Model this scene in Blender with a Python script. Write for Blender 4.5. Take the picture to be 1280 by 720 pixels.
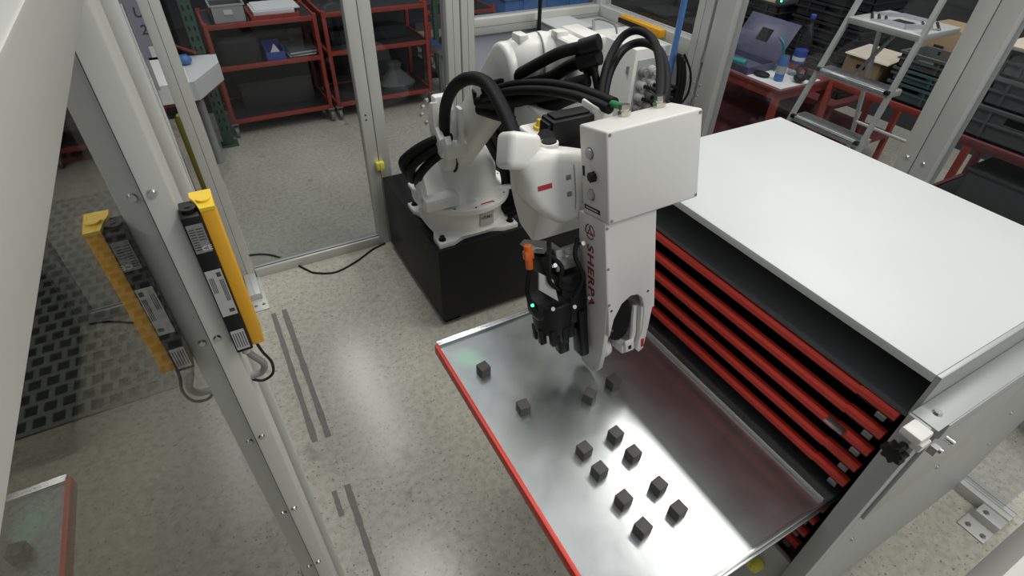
import bpy, bmesh, math, random
from mathutils import Vector, Matrix
random.seed(7)
for o in list(bpy.data.objects): bpy.data.objects.remove(o)
scene = bpy.context.scene
C = scene.collection

# ------------------------------------------------------------------ camera
cam_d = bpy.data.cameras.new('camera'); cam = bpy.data.objects.new('camera', cam_d); C.objects.link(cam)
cam_d.sensor_width = 36.0; cam_d.sensor_fit = 'HORIZONTAL'
cam_d.lens = 36.0 * 683.8 / 1280.0
cam_d.clip_start = 0.01; cam_d.clip_end = 60
# columns: camera right, up, back expressed in world axes
right = Vector((0.87398, 0.29416, -0.38682)); up = Vector((-0.48530, 0.56975, -0.66323)); 
cr_ = Matrix(((0.8739812, -0.4853008, 0.0252980), (0.2941555, 0.5697483, 0.7673718), (-0.3868197, -0.6632270, 0.6407032)))
# rows of cr_ are the camera axes (right, up, back) in world coordinates
m3 = cr_.transposed()
cam.matrix_world = Matrix.Translation((0, 0, 2.25)) @ m3.to_4x4()
scene.camera = cam

# ------------------------------------------------------------------ world, lamps, exposure
scene.view_settings.view_transform = 'Standard'
scene.view_settings.look = 'None'
scene.view_settings.exposure = 0.0
scene.view_settings.gamma = 1.0
scene.view_settings.use_curve_mapping = False
world = bpy.data.worlds.new('hall_ambient'); scene.world = world; world.use_nodes = True
bgn = world.node_tree.nodes['Background']
bgn.inputs[0].default_value = (0.93, 0.97, 1.0, 1); bgn.inputs[1].default_value = 0.42

def ceiling_lamp(loc, sx, sy, power, col=(1.0, 0.98, 0.93)):
    l = bpy.data.lights.new('ceiling_lamp', 'AREA'); l.shape = 'RECTANGLE'; l.size = sx; l.size_y = sy
    l.energy = power; l.color = col
    o = bpy.data.objects.new('ceiling_lamp', l); C.objects.link(o); o.location = loc
    return o
ceiling_lamp((3.35, 1.35, 5.0), 0.6, 2.4, 90)
ceiling_lamp((0.95, 6.2, 5.0), 0.45, 2.6, 55)
ceiling_lamp((0.6, 2.4, 5.0), 0.6, 2.0, 42)
ceiling_lamp((2.3, -2.0, 5.0), 0.6, 2.4, 90)
ceiling_lamp((6.0, 3.4, 5.0), 0.5, 2.0, 20)

# ------------------------------------------------------------------ materials
def mat(name, col, rough=0.5, metal=0.0, var=0.06, scale=6.0, bump=0.0, bscale=120.0, rvar=0.08, spec=0.5, coat=0.0):
    m = bpy.data.materials.new(name); m.use_nodes = True
    nt = m.node_tree; b = nt.nodes['Principled BSDF']
    b.inputs['Metallic'].default_value = metal
    b.inputs['Specular IOR Level'].default_value = spec
    b.inputs['Coat Weight'].default_value = coat
    tc = nt.nodes.new('ShaderNodeTexCoord')
    n = nt.nodes.new('ShaderNodeTexNoise'); n.inputs['Scale'].default_value = scale; n.inputs['Detail'].default_value = 5
    nt.links.new(tc.outputs['Object'], n.inputs['Vector'])
    mx = nt.nodes.new('ShaderNodeMix'); mx.data_type = 'RGBA'
    c = Vector(col)
    mx.inputs[6].default_value = (*[max(0, v * (1 - var)) for v in c], 1)
    mx.inputs[7].default_value = (*[min(1, v * (1 + var)) for v in c], 1)
    nt.links.new(n.outputs['Fac'], mx.inputs[0]); nt.links.new(mx.outputs[2], b.inputs['Base Color'])
    mr = nt.nodes.new('ShaderNodeMapRange'); mr.inputs['To Min'].default_value = max(0.02, rough - rvar); mr.inputs['To Max'].default_value = min(1, rough + rvar)
    nt.links.new(n.outputs['Fac'], mr.inputs['Value']); nt.links.new(mr.outputs[0], b.inputs['Roughness'])
    if bump:
        n2 = nt.nodes.new('ShaderNodeTexNoise'); n2.inputs['Scale'].default_value = bscale
        nt.links.new(tc.outputs['Object'], n2.inputs['Vector'])
        bp = nt.nodes.new('ShaderNodeBump'); bp.inputs['Strength'].default_value = bump; bp.inputs['Distance'].default_value = 0.002
        nt.links.new(n2.outputs['Fac'], bp.inputs['Height']); nt.links.new(bp.outputs[0], b.inputs['Normal'])
    return m

MAT = {}
MAT['alu'] = mat('anodised_aluminium', (0.58, 0.58, 0.545), 0.42, 0.25, 0.04, 4)
MAT['alu_dark'] = mat('slot_dark', (0.06, 0.06, 0.06), 0.7)
MAT['chrome'] = mat('bright_steel', (0.75, 0.75, 0.75), 0.2, 1.0, 0.03)
MAT['steel'] = mat('grey_steel', (0.42, 0.42, 0.42), 0.35, 0.9, 0.05)
MAT['robot'] = mat('white_robot_paint', (0.79, 0.79, 0.75), 0.32, 0, 0.03, 3)
MAT['tool_white'] = mat('white_plastic_housing', (0.72, 0.71, 0.68), 0.42, 0, 0.02, 3)
MAT['white_top'] = mat('white_laminate', (0.63, 0.65, 0.645), 0.4, 0, 0.03, 2.5)
MAT['grey_sheet'] = mat('grey_sheet_metal', (0.40, 0.41, 0.40), 0.42, 0.15, 0.05, 3)
MAT['grey_lid'] = mat('pale_grey_lid', (0.46, 0.48, 0.48), 0.45, 0, 0.04, 3)
MAT['grey_panel'] = mat('lavender_grey_panel', (0.42, 0.43, 0.50), 0.5, 0, 0.04, 2)
MAT['green_grey'] = mat('green_grey_panel', (0.26, 0.28, 0.26), 0.5, 0, 0.05, 3)
MAT['black'] = mat('black_powder_coat', (0.008, 0.008, 0.009), 0.5, 0, 0.2, 6, 0.1, spec=0.3)
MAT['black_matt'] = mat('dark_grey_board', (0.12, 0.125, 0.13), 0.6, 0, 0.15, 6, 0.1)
MAT['rubber'] = mat('black_rubber_hose', (0.010, 0.010, 0.011), 0.55, 0, 0.2, 10, 0.15, 400, spec=0.18)
MAT['red'] = mat('red_powder_coat', (0.70, 0.05, 0.03), 0.45, 0, 0.08, 5)
MAT['red_cart'] = mat('red_trolley_paint', (0.33, 0.045, 0.028), 0.5, 0, 0.15, 6)
MAT['dark_red'] = mat('dark_red_shelf', (0.20, 0.05, 0.05), 0.5, 0, 0.15, 6)
MAT['dark_shelf'] = mat('dark_shelf_mat', (0.022, 0.022, 0.025), 0.7, 0, 0.25, 8)
MAT['yellow'] = mat('safety_yellow', (0.80, 0.40, 0.02), 0.4, 0, 0.04, 5)
MAT['yellow_cap'] = mat('bright_yellow_plastic', (0.85, 0.58, 0.03), 0.4, 0, 0.04, 5)
MAT['yellow_pale'] = mat('pale_yellow_plastic', (0.75, 0.68, 0.10), 0.4, 0, 0.05, 8)
MAT['label'] = mat('silver_label', (0.48, 0.48, 0.46), 0.45, 0, 0.03, 12)
MAT['label_grey'] = mat('grey_type_label', (0.24, 0.245, 0.24), 0.45, 0, 0.05, 20)
MAT['label_dark'] = mat('dark_print', (0.06, 0.06, 0.06), 0.6)
MAT['white_print'] = mat('white_print', (0.7, 0.7, 0.7), 0.6)
MAT['red_print'] = mat('dark_red_print', (0.30, 0.03, 0.03), 0.5)
MAT['red_label'] = mat('red_label', (0.45, 0.03, 0.04), 0.5)
MAT['brass'] = mat('brass_nickel', (0.62, 0.58, 0.50), 0.25, 1.0, 0.08, 40)
MAT['green_cable'] = mat('green_cable', (0.03, 0.32, 0.09), 0.4)
MAT['orange'] = mat('orange_plastic', (0.75, 0.15, 0.02), 0.4)
MAT['grey_cable'] = mat('grey_cable', (0.22, 0.22, 0.22), 0.5)
MAT['cube'] = mat('dull_grey_steel_cube', (0.10, 0.095, 0.09), 0.6, 0.0, 0.15, 40, spec=0.25)
MAT['blue'] = mat('blue_plastic', (0.05, 0.09, 0.38), 0.45, 0, 0.08)
MAT['blue_pole'] = mat('blue_pole', (0.08, 0.20, 0.48), 0.35)
MAT['teal'] = mat('teal_plastic', (0.02, 0.24, 0.24), 0.4)
MAT['green_post'] = mat('green_rack_steel', (0.035, 0.095, 0.055), 0.5, 0, 0.15)
MAT['crate_black'] = mat('black_crate_plastic', (0.03, 0.032, 0.035), 0.45, 0, 0.15)
MAT['crate_grey'] = mat('grey_crate_plastic', (0.11, 0.115, 0.115), 0.45, 0, 0.1)
MAT['crate_green'] = mat('green_grey_crate_plastic', (0.08, 0.14, 0.13), 0.45, 0, 0.1)
MAT['cardboard'] = mat('cardboard', (0.36, 0.24, 0.13), 0.8, 0, 0.12, 8, 0.1)
MAT['cardboard_light'] = mat('cardboard_lid', (0.55, 0.47, 0.37), 0.8, 0, 0.1, 8)
MAT['paper'] = mat('white_paper', (0.70, 0.70, 0.69), 0.7, 0, 0.04, 8)
MAT['lav_sheet'] = mat('lavender_board', (0.26, 0.25, 0.32), 0.5)
MAT['lid_purple'] = mat('smoky_purple_lid', (0.10, 0.10, 0.16), 0.3, 0, 0.15, 8)
MAT['mat_rubber'] = mat('green_grey_rubber_mat', (0.22, 0.24, 0.215), 0.7, 0, 0.15)
MAT['hole_dark'] = mat('dark_recess_rubber', (0.03, 0.03, 0.03), 0.8)
MAT['grime'] = mat('grey_adhesive_residue', (0.19, 0.185, 0.165), 0.5, 0, 0.3, 40)
MAT['skin_yellow'] = mat('cream_foam', (0.6, 0.5, 0.28), 0.8)
MAT['wall'] = mat('grey_hall_wall', (0.10, 0.105, 0.105), 0.7, 0, 0.12, 1.2)
MAT['wall_dark'] = mat('dark_hall_wall', (0.035, 0.035, 0.037), 0.7, 0, 0.2, 1.0)
MAT['olive'] = mat('olive_plastic', (0.22, 0.20, 0.03), 0.5)

def emis(name, col, s):
    m = bpy.data.materials.new(name); m.use_nodes = True; nt = m.node_tree
    b = nt.nodes['Principled BSDF']; b.inputs['Base Color'].default_value = (*col, 1)
    b.inputs['Emission Color'].default_value = (*col, 1); b.inputs['Emission Strength'].default_value = s
    return m
MAT['led'] = emis('green_led', (0.05, 0.9, 0.3), 4)

def glass(name, tint=(0.90, 0.92, 0.93), ior=1.5, rough=0.0):
    m = bpy.data.materials.new(name); m.use_nodes = True; nt = m.node_tree
    nt.nodes.remove(nt.nodes['Principled BSDF']); out = nt.nodes['Material Output']
    t = nt.nodes.new('ShaderNodeBsdfTransparent'); t.inputs[0].default_value = (*tint, 1)
    g = nt.nodes.new('ShaderNodeBsdfGlossy'); g.inputs['Roughness'].default_value = rough
    f = nt.nodes.new('ShaderNodeFresnel'); f.inputs[0].default_value = ior
    geo = nt.nodes.new('ShaderNodeNewGeometry')
    io = nt.nodes.new('ShaderNodeMapRange'); io.inputs['To Min'].default_value = ior; io.inputs['To Max'].default_value = 1.0 / ior
    nt.links.new(geo.outputs['Backfacing'], io.inputs['Value']); nt.links.new(io.outputs[0], f.inputs[0])
    mx = nt.nodes.new('ShaderNodeMixShader')
    nt.links.new(f.outputs[0], mx.inputs[0]); nt.links.new(t.outputs[0], mx.inputs[1]); nt.links.new(g.outputs[0], mx.inputs[2])
    nt.links.new(mx.outputs[0], out.inputs['Surface'])
    return m
MAT['glass'] = glass('clear_polycarbonate', (0.84, 0.86, 0.88), 1.35)
MAT['glass_near'] = glass('dark_tint_polycarbonate_guard', (0.56, 0.56, 0.53), 1.75)  # tint set dark so the view through the near pane reads dark
MAT['bottle'] = glass('clear_bottle_plastic', (0.80, 0.84, 0.88), 1.9, 0.12)

def floor_mat():
    m = bpy.data.materials.new('speckled_sealed_floor'); m.use_nodes = True; nt = m.node_tree; b = nt.nodes['Principled BSDF']
    tc = nt.nodes.new('ShaderNodeTexCoord')
    def noise(s, d=3):
        n = nt.nodes.new('ShaderNodeTexNoise'); n.inputs['Scale'].default_value = s; n.inputs['Detail'].default_value = d
        nt.links.new(tc.outputs['Object'], n.inputs['Vector']); return n
    big = noise(1.3, 6); fine = noise(75, 2); fine2 = noise(32, 3); sm = noise(5, 6)
    def ramp(src, a, bb, ca, cb):
        r = nt.nodes.new('ShaderNodeValToRGB'); r.color_ramp.elements[0].position = a; r.color_ramp.elements[1].position = bb
        r.color_ramp.elements[0].color = (*ca, 1); r.color_ramp.elements[1].color = (*cb, 1)
        nt.links.new(src.outputs['Fac'], r.inputs[0]); return r
    base = ramp(big, 0.3, 0.7, (0.46, 0.44, 0.365), (0.55, 0.53, 0.445))
    spk = ramp(fine, 0.31, 0.37, (0.42, 0.41, 0.40), (1, 1, 1))
    spl = ramp(fine2, 0.35, 0.6, (0.86, 0.86, 0.86), (1.06, 1.06, 1.06))
    scu = ramp(sm, 0.27, 0.36, (0.72, 0.72, 0.72), (1, 1, 1))
    cur = base.outputs[0]
    for r in (spk, spl, scu):
        mx = nt.nodes.new('ShaderNodeMix'); mx.data_type = 'RGBA'; mx.blend_type = 'MULTIPLY'; mx.inputs[0].default_value = 1
        nt.links.new(cur, mx.inputs[6]); nt.links.new(r.outputs[0], mx.inputs[7]); cur = mx.outputs[2]
    nt.links.new(cur, b.inputs['Base Color'])
    rr = nt.nodes.new('ShaderNodeMapRange'); rr.inputs['To Min'].default_value = 0.14; rr.inputs['To Max'].default_value = 0.26
    nt.links.new(fine2.outputs['Fac'], rr.inputs['Value']); nt.links.new(rr.outputs[0], b.inputs['Roughness'])
    bp = nt.nodes.new('ShaderNodeBump'); bp.inputs['Strength'].default_value = 0.12; bp.inputs['Distance'].default_value = 0.003
    nt.links.new(fine2.outputs['Fac'], bp.inputs['Height']); nt.links.new(bp.outputs[0], b.inputs['Normal'])
    return m
MAT['floor'] = floor_mat()

def tray_mat():
    m = bpy.data.materials.new('brushed_scuffed_sheet_steel'); m.use_nodes = True; nt = m.node_tree; b = nt.nodes['Principled BSDF']
    b.inputs['Metallic'].default_value = 0.9
    tc = nt.nodes.new('ShaderNodeTexCoord')
    n = nt.nodes.new('ShaderNodeTexNoise'); n.inputs['Scale'].default_value = 7; n.inputs['Detail'].default_value = 7; n.inputs['Distortion'].default_value = 1.2
    nt.links.new(tc.outputs['Object'], n.inputs['Vector'])
    r = nt.nodes.new('ShaderNodeValToRGB'); r.color_ramp.elements[0].position = 0.3; r.color_ramp.elements[1].position = 0.7
    r.color_ramp.elements[0].color = (0.52, 0.55, 0.55, 1); r.color_ramp.elements[1].color = (0.62, 0.65, 0.65, 1)
    nt.links.new(n.outputs['Fac'], r.inputs[0]); nt.links.new(r.outputs[0], b.inputs['Base Color'])
    mr = nt.nodes.new('ShaderNodeMapRange'); mr.inputs['To Min'].default_value = 0.20; mr.inputs['To Max'].default_value = 0.27
    nt.links.new(n.outputs['Fac'], mr.inputs['Value']); nt.links.new(mr.outputs[0], b.inputs['Roughness'])
    return m
MAT['tray'] = tray_mat()

# ------------------------------------------------------------------ geometry helpers
class MB:
    def __init__(self, M=None): self.bm = bmesh.new(); self.M = M
    def _merge(self, t, M=None):
        me = bpy.data.meshes.new('tmp'); t.to_mesh(me); t.free()
        if M is not None: me.transform(M)
        self.bm.from_mesh(me); bpy.data.meshes.remove(me); return self
    def box(self, lo, hi, bev=0.0, seg=2, M=None):
        t = bmesh.new(); bmesh.ops.create_cube(t, size=1)
        for v in t.verts: v.co = Vector([lo[i] + (hi[i] - lo[i]) * (v.co[i] + .5) for i in range(3)])
        if bev > 0: bmesh.ops.bevel(t, geom=t.edges[:], offset=bev, segments=seg, affect='EDGES', profile=0.5)
        return self._merge(t, M)
    def cyl(self, p0, p1, r0, r1=None, seg=20, bev=0.0):
        r1 = r0 if r1 is None else r1
        p0 = Vector(p0); p1 = Vector(p1); d = p1 - p0
        t = bmesh.new(); bmesh.ops.create_cone(t, cap_ends=True, segments=seg, radius1=r0, radius2=r1, depth=d.length)
        if bev > 0:
            es = [e for e in t.edges if abs(e.verts[0].co.z - e.verts[1].co.z) < 1e-6]
            bmesh.ops.bevel(t, geom=es, offset=bev, segments=3, affect='EDGES', profile=0.5)
        M = Matrix.Translation((p0 + p1) / 2) @ d.to_track_quat('Z', 'Y').to_matrix().to_4x4()
        return self._merge(t, M)
    def ball(self, c, r, seg=16, sc=(1, 1, 1)):
        t = bmesh.new(); bmesh.ops.create_uvsphere(t, u_segments=seg, v_segments=seg // 2 + 2, radius=r)
        return self._merge(t, Matrix.Translation(c) @ Matrix.Diagonal((*sc, 1)))
    def tube(self, pts, r, seg=10, n=6, closed=False):
        P = [Vector(p) for p in pts]; Q = []
        N = len(P)
        rr = r if isinstance(r, (list, tuple)) else [r] * N
        for i in range(N - 1):
            a = P[max(i - 1, 0)]; b = P[i]; c = P[i + 1]; d = P[min(i + 2, N - 1)]
            for k in range(n):
                u = k / n
                q = 0.5 * ((2 * b) + (c - a) * u + (2 * a - 5 * b + 4 * c - d) * u * u + (3 * b - a - 3 * c + d) * u ** 3)
                Q.append((q, rr[i] * (1 - u) + rr[i + 1] * u))
        Q.append((P[-1], rr[-1]))
        bm = self.bm; rings = []; nrm = None
        for i, (q, ra) in enumerate(Q):
            t = (Q[min(i + 1, len(Q) - 1)][0] - Q[max(i - 1, 0)][0]).normalized()
            if nrm is None: nrm = t.orthogonal().normalized()
            nrm = (nrm - t * nrm.dot(t)).normalized(); bn = t.cross(nrm)
            rings.append([bm.verts.new(q + (nrm * math.cos(a) + bn * math.sin(a)) * ra) for a in [2 * math.pi * k / seg for k in range(seg)]])
        for A, B in zip(rings, rings[1:]):
            for k in range(seg): bm.faces.new((A[k], A[(k + 1) % seg], B[(k + 1) % seg], B[k]))
        bm.faces.new(rings[0][::-1]); bm.faces.new(rings[-1])
        return self
    def prism(self, poly, axis, a, b, bev=0.0):
        # poly in the two remaining axes (in order), extruded along axis from a to b
        t = bmesh.new()
        def mk(u, v, w):
            return {0: (w, u, v), 1: (u, w, v), 2: (u, v, w)}[axis]
        A = [t.verts.new(mk(u, v, a)) for u, v in poly]; B = [t.verts.new(mk(u, v, b)) for u, v in poly]
        n = len(poly)
        fa = t.faces.new(A); fb = t.faces.new(B[::-1])
        for i in range(n): t.faces.new((A[i], B[i], B[(i + 1) % n], A[(i + 1) % n]))
        bmesh.ops.recalc_face_normals(t, faces=t.faces[:])
        if bev > 0:
            es = list(fa.edges) + list(fb.edges)
            bmesh.ops.bevel(t, geom=es, offset=bev, segments=3, affect='EDGES', profile=0.5)
        bmesh.ops.triangulate(t, faces=[f for f in t.faces if len(f.verts) > 4])
        return self._merge(t)
    def loft(self, secs, seg=28, axis=2, p=2.6):
        # secs: (w, cu, cv, ru, rv[, p]) superellipse sections stacked on axis
        bm = self.bm; rings = []
        for s in secs:
            w, cu, cv, ru, rv = s[:5]; e = s[5] if len(s) > 5 else p
            ring = []
            for k in range(seg):
                a = 2 * math.pi * k / seg; ca, sa = math.cos(a), math.sin(a)
                u = cu + ru * math.copysign(abs(ca) ** (2 / e), ca); v = cv + rv * math.copysign(abs(sa) ** (2 / e), sa)
                ring.append(bm.verts.new({0: (w, u, v), 1: (u, w, v), 2: (u, v, w)}[axis]))
            rings.append(ring)
        fs = []
        for A, B in zip(rings, rings[1:]):
            for k in range(seg): fs.append(bm.faces.new((A[k], A[(k + 1) % seg], B[(k + 1) % seg], B[k])))
        fs.append(bm.faces.new(rings[0][::-1])); fs.append(bm.faces.new(rings[-1]))
        bmesh.ops.recalc_face_normals(bm, faces=fs)
        return self
    def ploft(self, rings, axis=1):
        bm = self.bm; RR = []; fs = []
        for w, poly in rings: RR.append([bm.verts.new({0: (w, u, v), 1: (u, w, v), 2: (u, v, w)}[axis]) for u, v in poly])
        n = len(RR[0])
        for A, B in zip(RR, RR[1:]):
            for k in range(n): fs.append(bm.faces.new((A[k], A[(k + 1) % n], B[(k + 1) % n], B[k])))
        fs.append(bm.faces.new(RR[0][::-1])); fs.append(bm.faces.new(RR[-1]))
        bmesh.ops.recalc_face_normals(bm, faces=fs)
        return self
    def mesh(self, mesh): self.bm.from_mesh(mesh); return self

def obj(name, mb, m, parent=None, label=None, smooth=35, kind=None):
    me = bpy.data.meshes.new(name); bm = mb.bm
    if mb.M is not None: bm.transform(mb.M)
    L = Vector(parent['_L']) if parent is not None and '_L' in parent else Vector((0, 0, 0))
    if L.length > 0: bmesh.ops.translate(bm, verts=bm.verts[:], vec=-L)
    bm.to_mesh(me); bm.free()
    me.materials.append(MAT[m] if isinstance(m, str) else m)
    me.polygons.foreach_set('use_smooth', [True] * len(me.polygons)); me.set_sharp_from_angle(angle=math.radians(smooth))
    o = bpy.data.objects.new(name, me); C.objects.link(o)
    if parent is not None: o.parent = parent; o['_L'] = tuple(L)
    if label: o['label'] = label
    if kind: o['kind'] = kind
    return o
def thing(name, label, cat, loc=(0, 0, 0), group=None):
    o = bpy.data.objects.new(name, None); C.objects.link(o); o.location = loc; o['_L'] = tuple(loc)
    o['label'] = label; o['category'] = cat; o.empty_display_size = 0.05
    if group: o['group'] = group
    return o
def tag(o, label, cat, group=None, kind=None):
    o['label'] = label; o['category'] = cat
    if group: o['group'] = group
    if kind: o['kind'] = kind
    return o
def solo(name, mb, m, label, cat, group=None, origin=None):
    # a thing that is one mesh, origin moved to its base
    bm = mb.bm
    if mb.M is not None: bm.transform(mb.M); mb.M = None
    if origin is None:
        xs = [v.co for v in bm.verts]
        origin = Vector((sum(v.x for v in xs) / len(xs), sum(v.y for v in xs) / len(xs), min(v.z for v in xs)))
    bmesh.ops.translate(bm, verts=bm.verts[:], vec=-Vector(origin))
    o = obj(name, mb, m); o.location = origin; o['_L'] = tuple(origin)
    return tag(o, label, cat, group)
def struct(name, mb, m):
    o = obj(name, mb, m); o['kind'] = 'structure'; return o
def text_mesh(s, size, extrude=0.0006, shear=0.0, bold=0.0, spacing=1.0):
    cu = bpy.data.curves.new('txt', 'FONT'); cu.body = s; cu.size = size; cu.extrude = extrude; cu.shear = shear; cu.offset = bold; cu.space_character = spacing
    cu.align_x = 'LEFT'
    o = bpy.data.objects.new('txt', cu); C.objects.link(o)
    dg = bpy.context.evaluated_depsgraph_get(); me = bpy.data.meshes.new_from_object(o.evaluated_get(dg))
    bpy.data.objects.remove(o); return me
def frame(origin, xdir, ydir):
    x = Vector(xdir).normalized(); y = Vector(ydir); y = (y - x * y.dot(x)).normalized(); z = x.cross(y)
    return Matrix(((x.x, y.x, z.x, origin[0]), (x.y, y.y, z.y, origin[1]), (x.z, y.z, z.z, origin[2]), (0, 0, 0, 1)))
def screw(p, n, r, parent, name='screw', m='chrome'):
    n = Vector(n); p = Vector(p)
    mb = MB().cyl(p, p + n * r * .55, r, r * .72, 14).cyl(p + n * r * .5, p + n * r * .6, r * .38, r * .38, 6)
    return obj(name, mb, m, parent)

# ------------------------------------------------------------------ setting: floor, walls
struct('floor', MB().box((-6, -3, -0.1), (9, 9, 0)), 'floor')
struct('wall_back', MB().box((-6, 8.0, 0), (9, 8.15, 4.3)), 'wall')
struct('wall_right', MB().box((6.2, -3, 0), (6.35, 8.0, 4.3)), 'wall_dark')
struct('shade_wall_left', MB().box((-2.35, -3, 0), (-2.2, 8.0, 4.3)), 'wall_dark')  # unseen wall, moved in close to shade the floor outside the left pane

# ------------------------------------------------------------------ safety cell of aluminium profiles
ZT = 2.1835
cell = thing('safety_cell', 'aluminium profile safety cell with clear panes around the robot', 'guard cell', (0, 0, 0))
def profile(name, lo, hi, axis, slots=(), parent=cell, m='alu'):
    """square extrusion with thin recessed slot lines: slots = list of (normal axis, sign, position on the other cross axis)"""
    o = obj(name, MB().box(lo, hi, 0.0025, 2), m, parent)
    for (na, sg, pos) in slots:
        ca = [a for a in range(3) if a not in (axis, na)][0]
        l = list(lo); h = list(hi); l[ca] = pos - 0.0011; h[ca] = pos + 0.0011
        f = hi[na] if sg > 0 else lo[na]
        l[na] = f - 0.0004; h[na] = f + 0.0004
        obj('slot_seam', MB().box(l, h), 'alu_dark', o)
    return o
# near left post with the two sensors
np_ = profile('post', (-0.110, 0.600, 0.0), (-0.0605, 0.687, ZT - 0.0445), 2)
for z in (1.9586, 1.7515, 1.543, 1.332, 1.122, 0.914): screw((-0.0762, 0.600, z), (0, -1, 0), 0.0052, np_)
profile('post', (-0.069, 0.755, 0.0), (-0.053, 0.794, ZT - 0.0445), 2)
obj('lock_rod', MB().cyl((-0.055, 0.832, 1.572), (-0.055, 0.832, 2.085), 0.0034), 'chrome', cell)
hs = obj('hinge_strip', MB().box((-0.073, 0.813, 1.234), (-0.060, 0.871, 2.085), 0.002), 'steel', cell)
for z in (1.872, 1.860, 1.660): obj('hole', MB().cyl((-0.0605, 0.857, z), (-0.0585, 0.857, z), 0.0038), 'alu_dark', hs)
# top rails directly below the viewpoint
profile('rail', (-0.110, -0.05, ZT - 0.044), (-0.0605, 0.687, ZT), 1)
profile('rail', (-0.0605, -0.05, ZT - 0.044), (2.54, -0.004, ZT), 0)
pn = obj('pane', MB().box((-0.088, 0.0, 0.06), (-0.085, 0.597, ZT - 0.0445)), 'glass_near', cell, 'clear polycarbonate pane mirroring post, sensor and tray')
obj('pane_gasket', MB().box((-0.0885, 0.5972, 0.06), (-0.0847, 0.5998, ZT - 0.0445)), 'alu_dark', pn)
profile('post', (-0.110, -0.05, 0), (-0.0605, -0.006, ZT - 0.0445), 2)
# rear door post pair, hinge side at left
lp = profile('post', (-0.145, 3.17, 0.0), (-0.055, 3.26, ZT), 2, [(1, -1, -0.1)])
fp = obj('foot_bracket', MB().box((-0.135, 2.83, 0.0), (-0.035, 3.17, 0.008), 0.003).box((-0.125, 2.94, 0.008), (-0.055, 3.17, 0.05), 0.004).box((-0.092, 2.94, 0.05), (-0.088, 3.17, 0.054)), 'alu', cell)
screw((-0.06, 2.88, 0.008), (0, 0, 1), 0.010, fp, 'anchor_bolt', 'steel')
screw((-0.105, 2.88, 0.008), (0, 0, 1), 0.010, fp, 'anchor_bolt', 'steel')
profile('post', (0.845, 3.17, 0.0), (0.915, 3.26, ZT), 2)
door = obj('door', MB().box((0.77, 3.17, 0.0), (0.84, 3.24, ZT), 0.002).box((-0.05, 3.17, 0.0), (0.77, 3.235, 0.062), 0.002)
           .box((-0.05, 3.17, ZT - 0.06), (0.77, 3.235, ZT), 0.002), 'alu', cell, 'rear cell door with low bottom rail')
obj('rail_groove', MB().box((-0.05, 3.188, 0.0615), (0.77, 3.198, 0.0632)), 'alu_dark', door)
obj('door_pane', MB().box((-0.05, 3.212, 0.06), (0.77, 3.216, ZT - 0.06)), 'glass', door)
for z in (0.93, 0.90): obj('latch_hole', MB().cyl((0.80, 3.171, z), (0.80, 3.169, z), 0.006), 'alu_dark', door)
obj('latch', MB().box((0.815, 3.135, 0.575), (0.865, 3.17, 0.625), 0.004).box((0.834, 3.128, 0.57), (0.846, 3.136, 0.63), 0.002), 'yellow_pale', door, 'small yellow latch block')
# centre rear posts
profile('post', (1.35, 3.17, 0.0), (1.435, 3.26, ZT), 2, [(1, -1, 1.392)])
profile('post', (1.445, 3.17, 0.0), (1.53, 3.26, ZT), 2, [(1, -1, 1.487)])
obj('pane', MB().box((0.915, 3.212, 0.05), (1.35, 3.216, ZT)), 'glass', cell)
profile('rail', (0.915, 3.17, 0.0), (1.35, 3.235, 0.062), 0)
# rear right bay: rail, solid lower panel, pane above
r1 = profile('rail', (1.53, 3.17, 1.295), (2.45, 3.26, 1.385), 0, [(1, -1, 1.34)])
for x in (2.02, 2.14): screw((x, 3.17, 1.34), (0, -1, 0), 0.009, r1)
obj('panel', MB().box((1.53, 3.205, 0.03), (2.45, 3.215, 1.295)), 'grey_panel', cell, 'solid lavender grey lower panel')
obj('pane', MB().box((1.53, 3.212, 1.385), (2.45, 3.216, ZT)), 'glass', cell)
profile('post', (2.45, 3.17, 0.0), (2.54, 3.26, ZT), 2)
# right side wall
r2 = profile('rail', (2.45, 2.32, 1.295), (2.54, 3.17, 1.385), 1, [(2, 1, 2.48), (2, 1, 2.51)])
obj('panel', MB().box((2.485, 2.32, 0.03), (2.495, 3.17, 1.295)), 'green_grey', cell, 'dark green grey lower panel')
obj('pane', MB().box((2.492, 2.32, 1.385), (2.496, 3.17, ZT)), 'glass', cell)
pd1 = profile('post', (2.45, 2.215, 0.0), (2.54, 2.32, ZT), 2, [(0, -1, 2.27)])
pd2 = profile('post', (2.45, 2.075, 0.0), (2.54, 2.195, ZT), 2)
for z in (0.95, 1.04, 1.30): obj('hinge', MB().cyl((2.452, 2.205, z), (2.452, 2.205, z + 0.06), 0.011), 'chrome', pd1)
for z in (1.06, 1.0, 1.12, 1.18):
    for y in (2.23, 2.18): screw((2.45, y, z), (-1, 0, 0), 0.006, pd1 if y > 2.2 else pd2, m='steel')
pe1 = profile('post', (2.45, 0.98, 0.0), (2.54, 1.045, ZT), 2)
pe2 = profile('post', (2.45, 0.905, 0.0), (2.54, 0.977, ZT), 2)
for y in (1.012, 0.945): screw((2.45, y, 1.262), (-1, 0, 0), 0.009, pe1 if y > 0.98 else pe2)
obj('pane', MB().box((2.492, 1.045, 0.05), (2.496, 2.075, ZT)), 'glass', cell)
obj('pane', MB().box((2.492, -0.004, 0.05), (2.496, 0.905, ZT)), 'glass', cell)
fb = profile('rail', (2.45, -0.05, 0.0), (2.54, 0.905, 0.06), 1, [(2, 1, 2.48), (2, 1, 2.51)])
fpl = obj('foot_bracket', MB().box((2.30, -0.05, 0.0), (2.45, 0.06, 0.008), 0.004).box((2.385, -0.05, 0.008), (2.45, 0.05, 0.05), 0.003), 'alu', cell)
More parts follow.
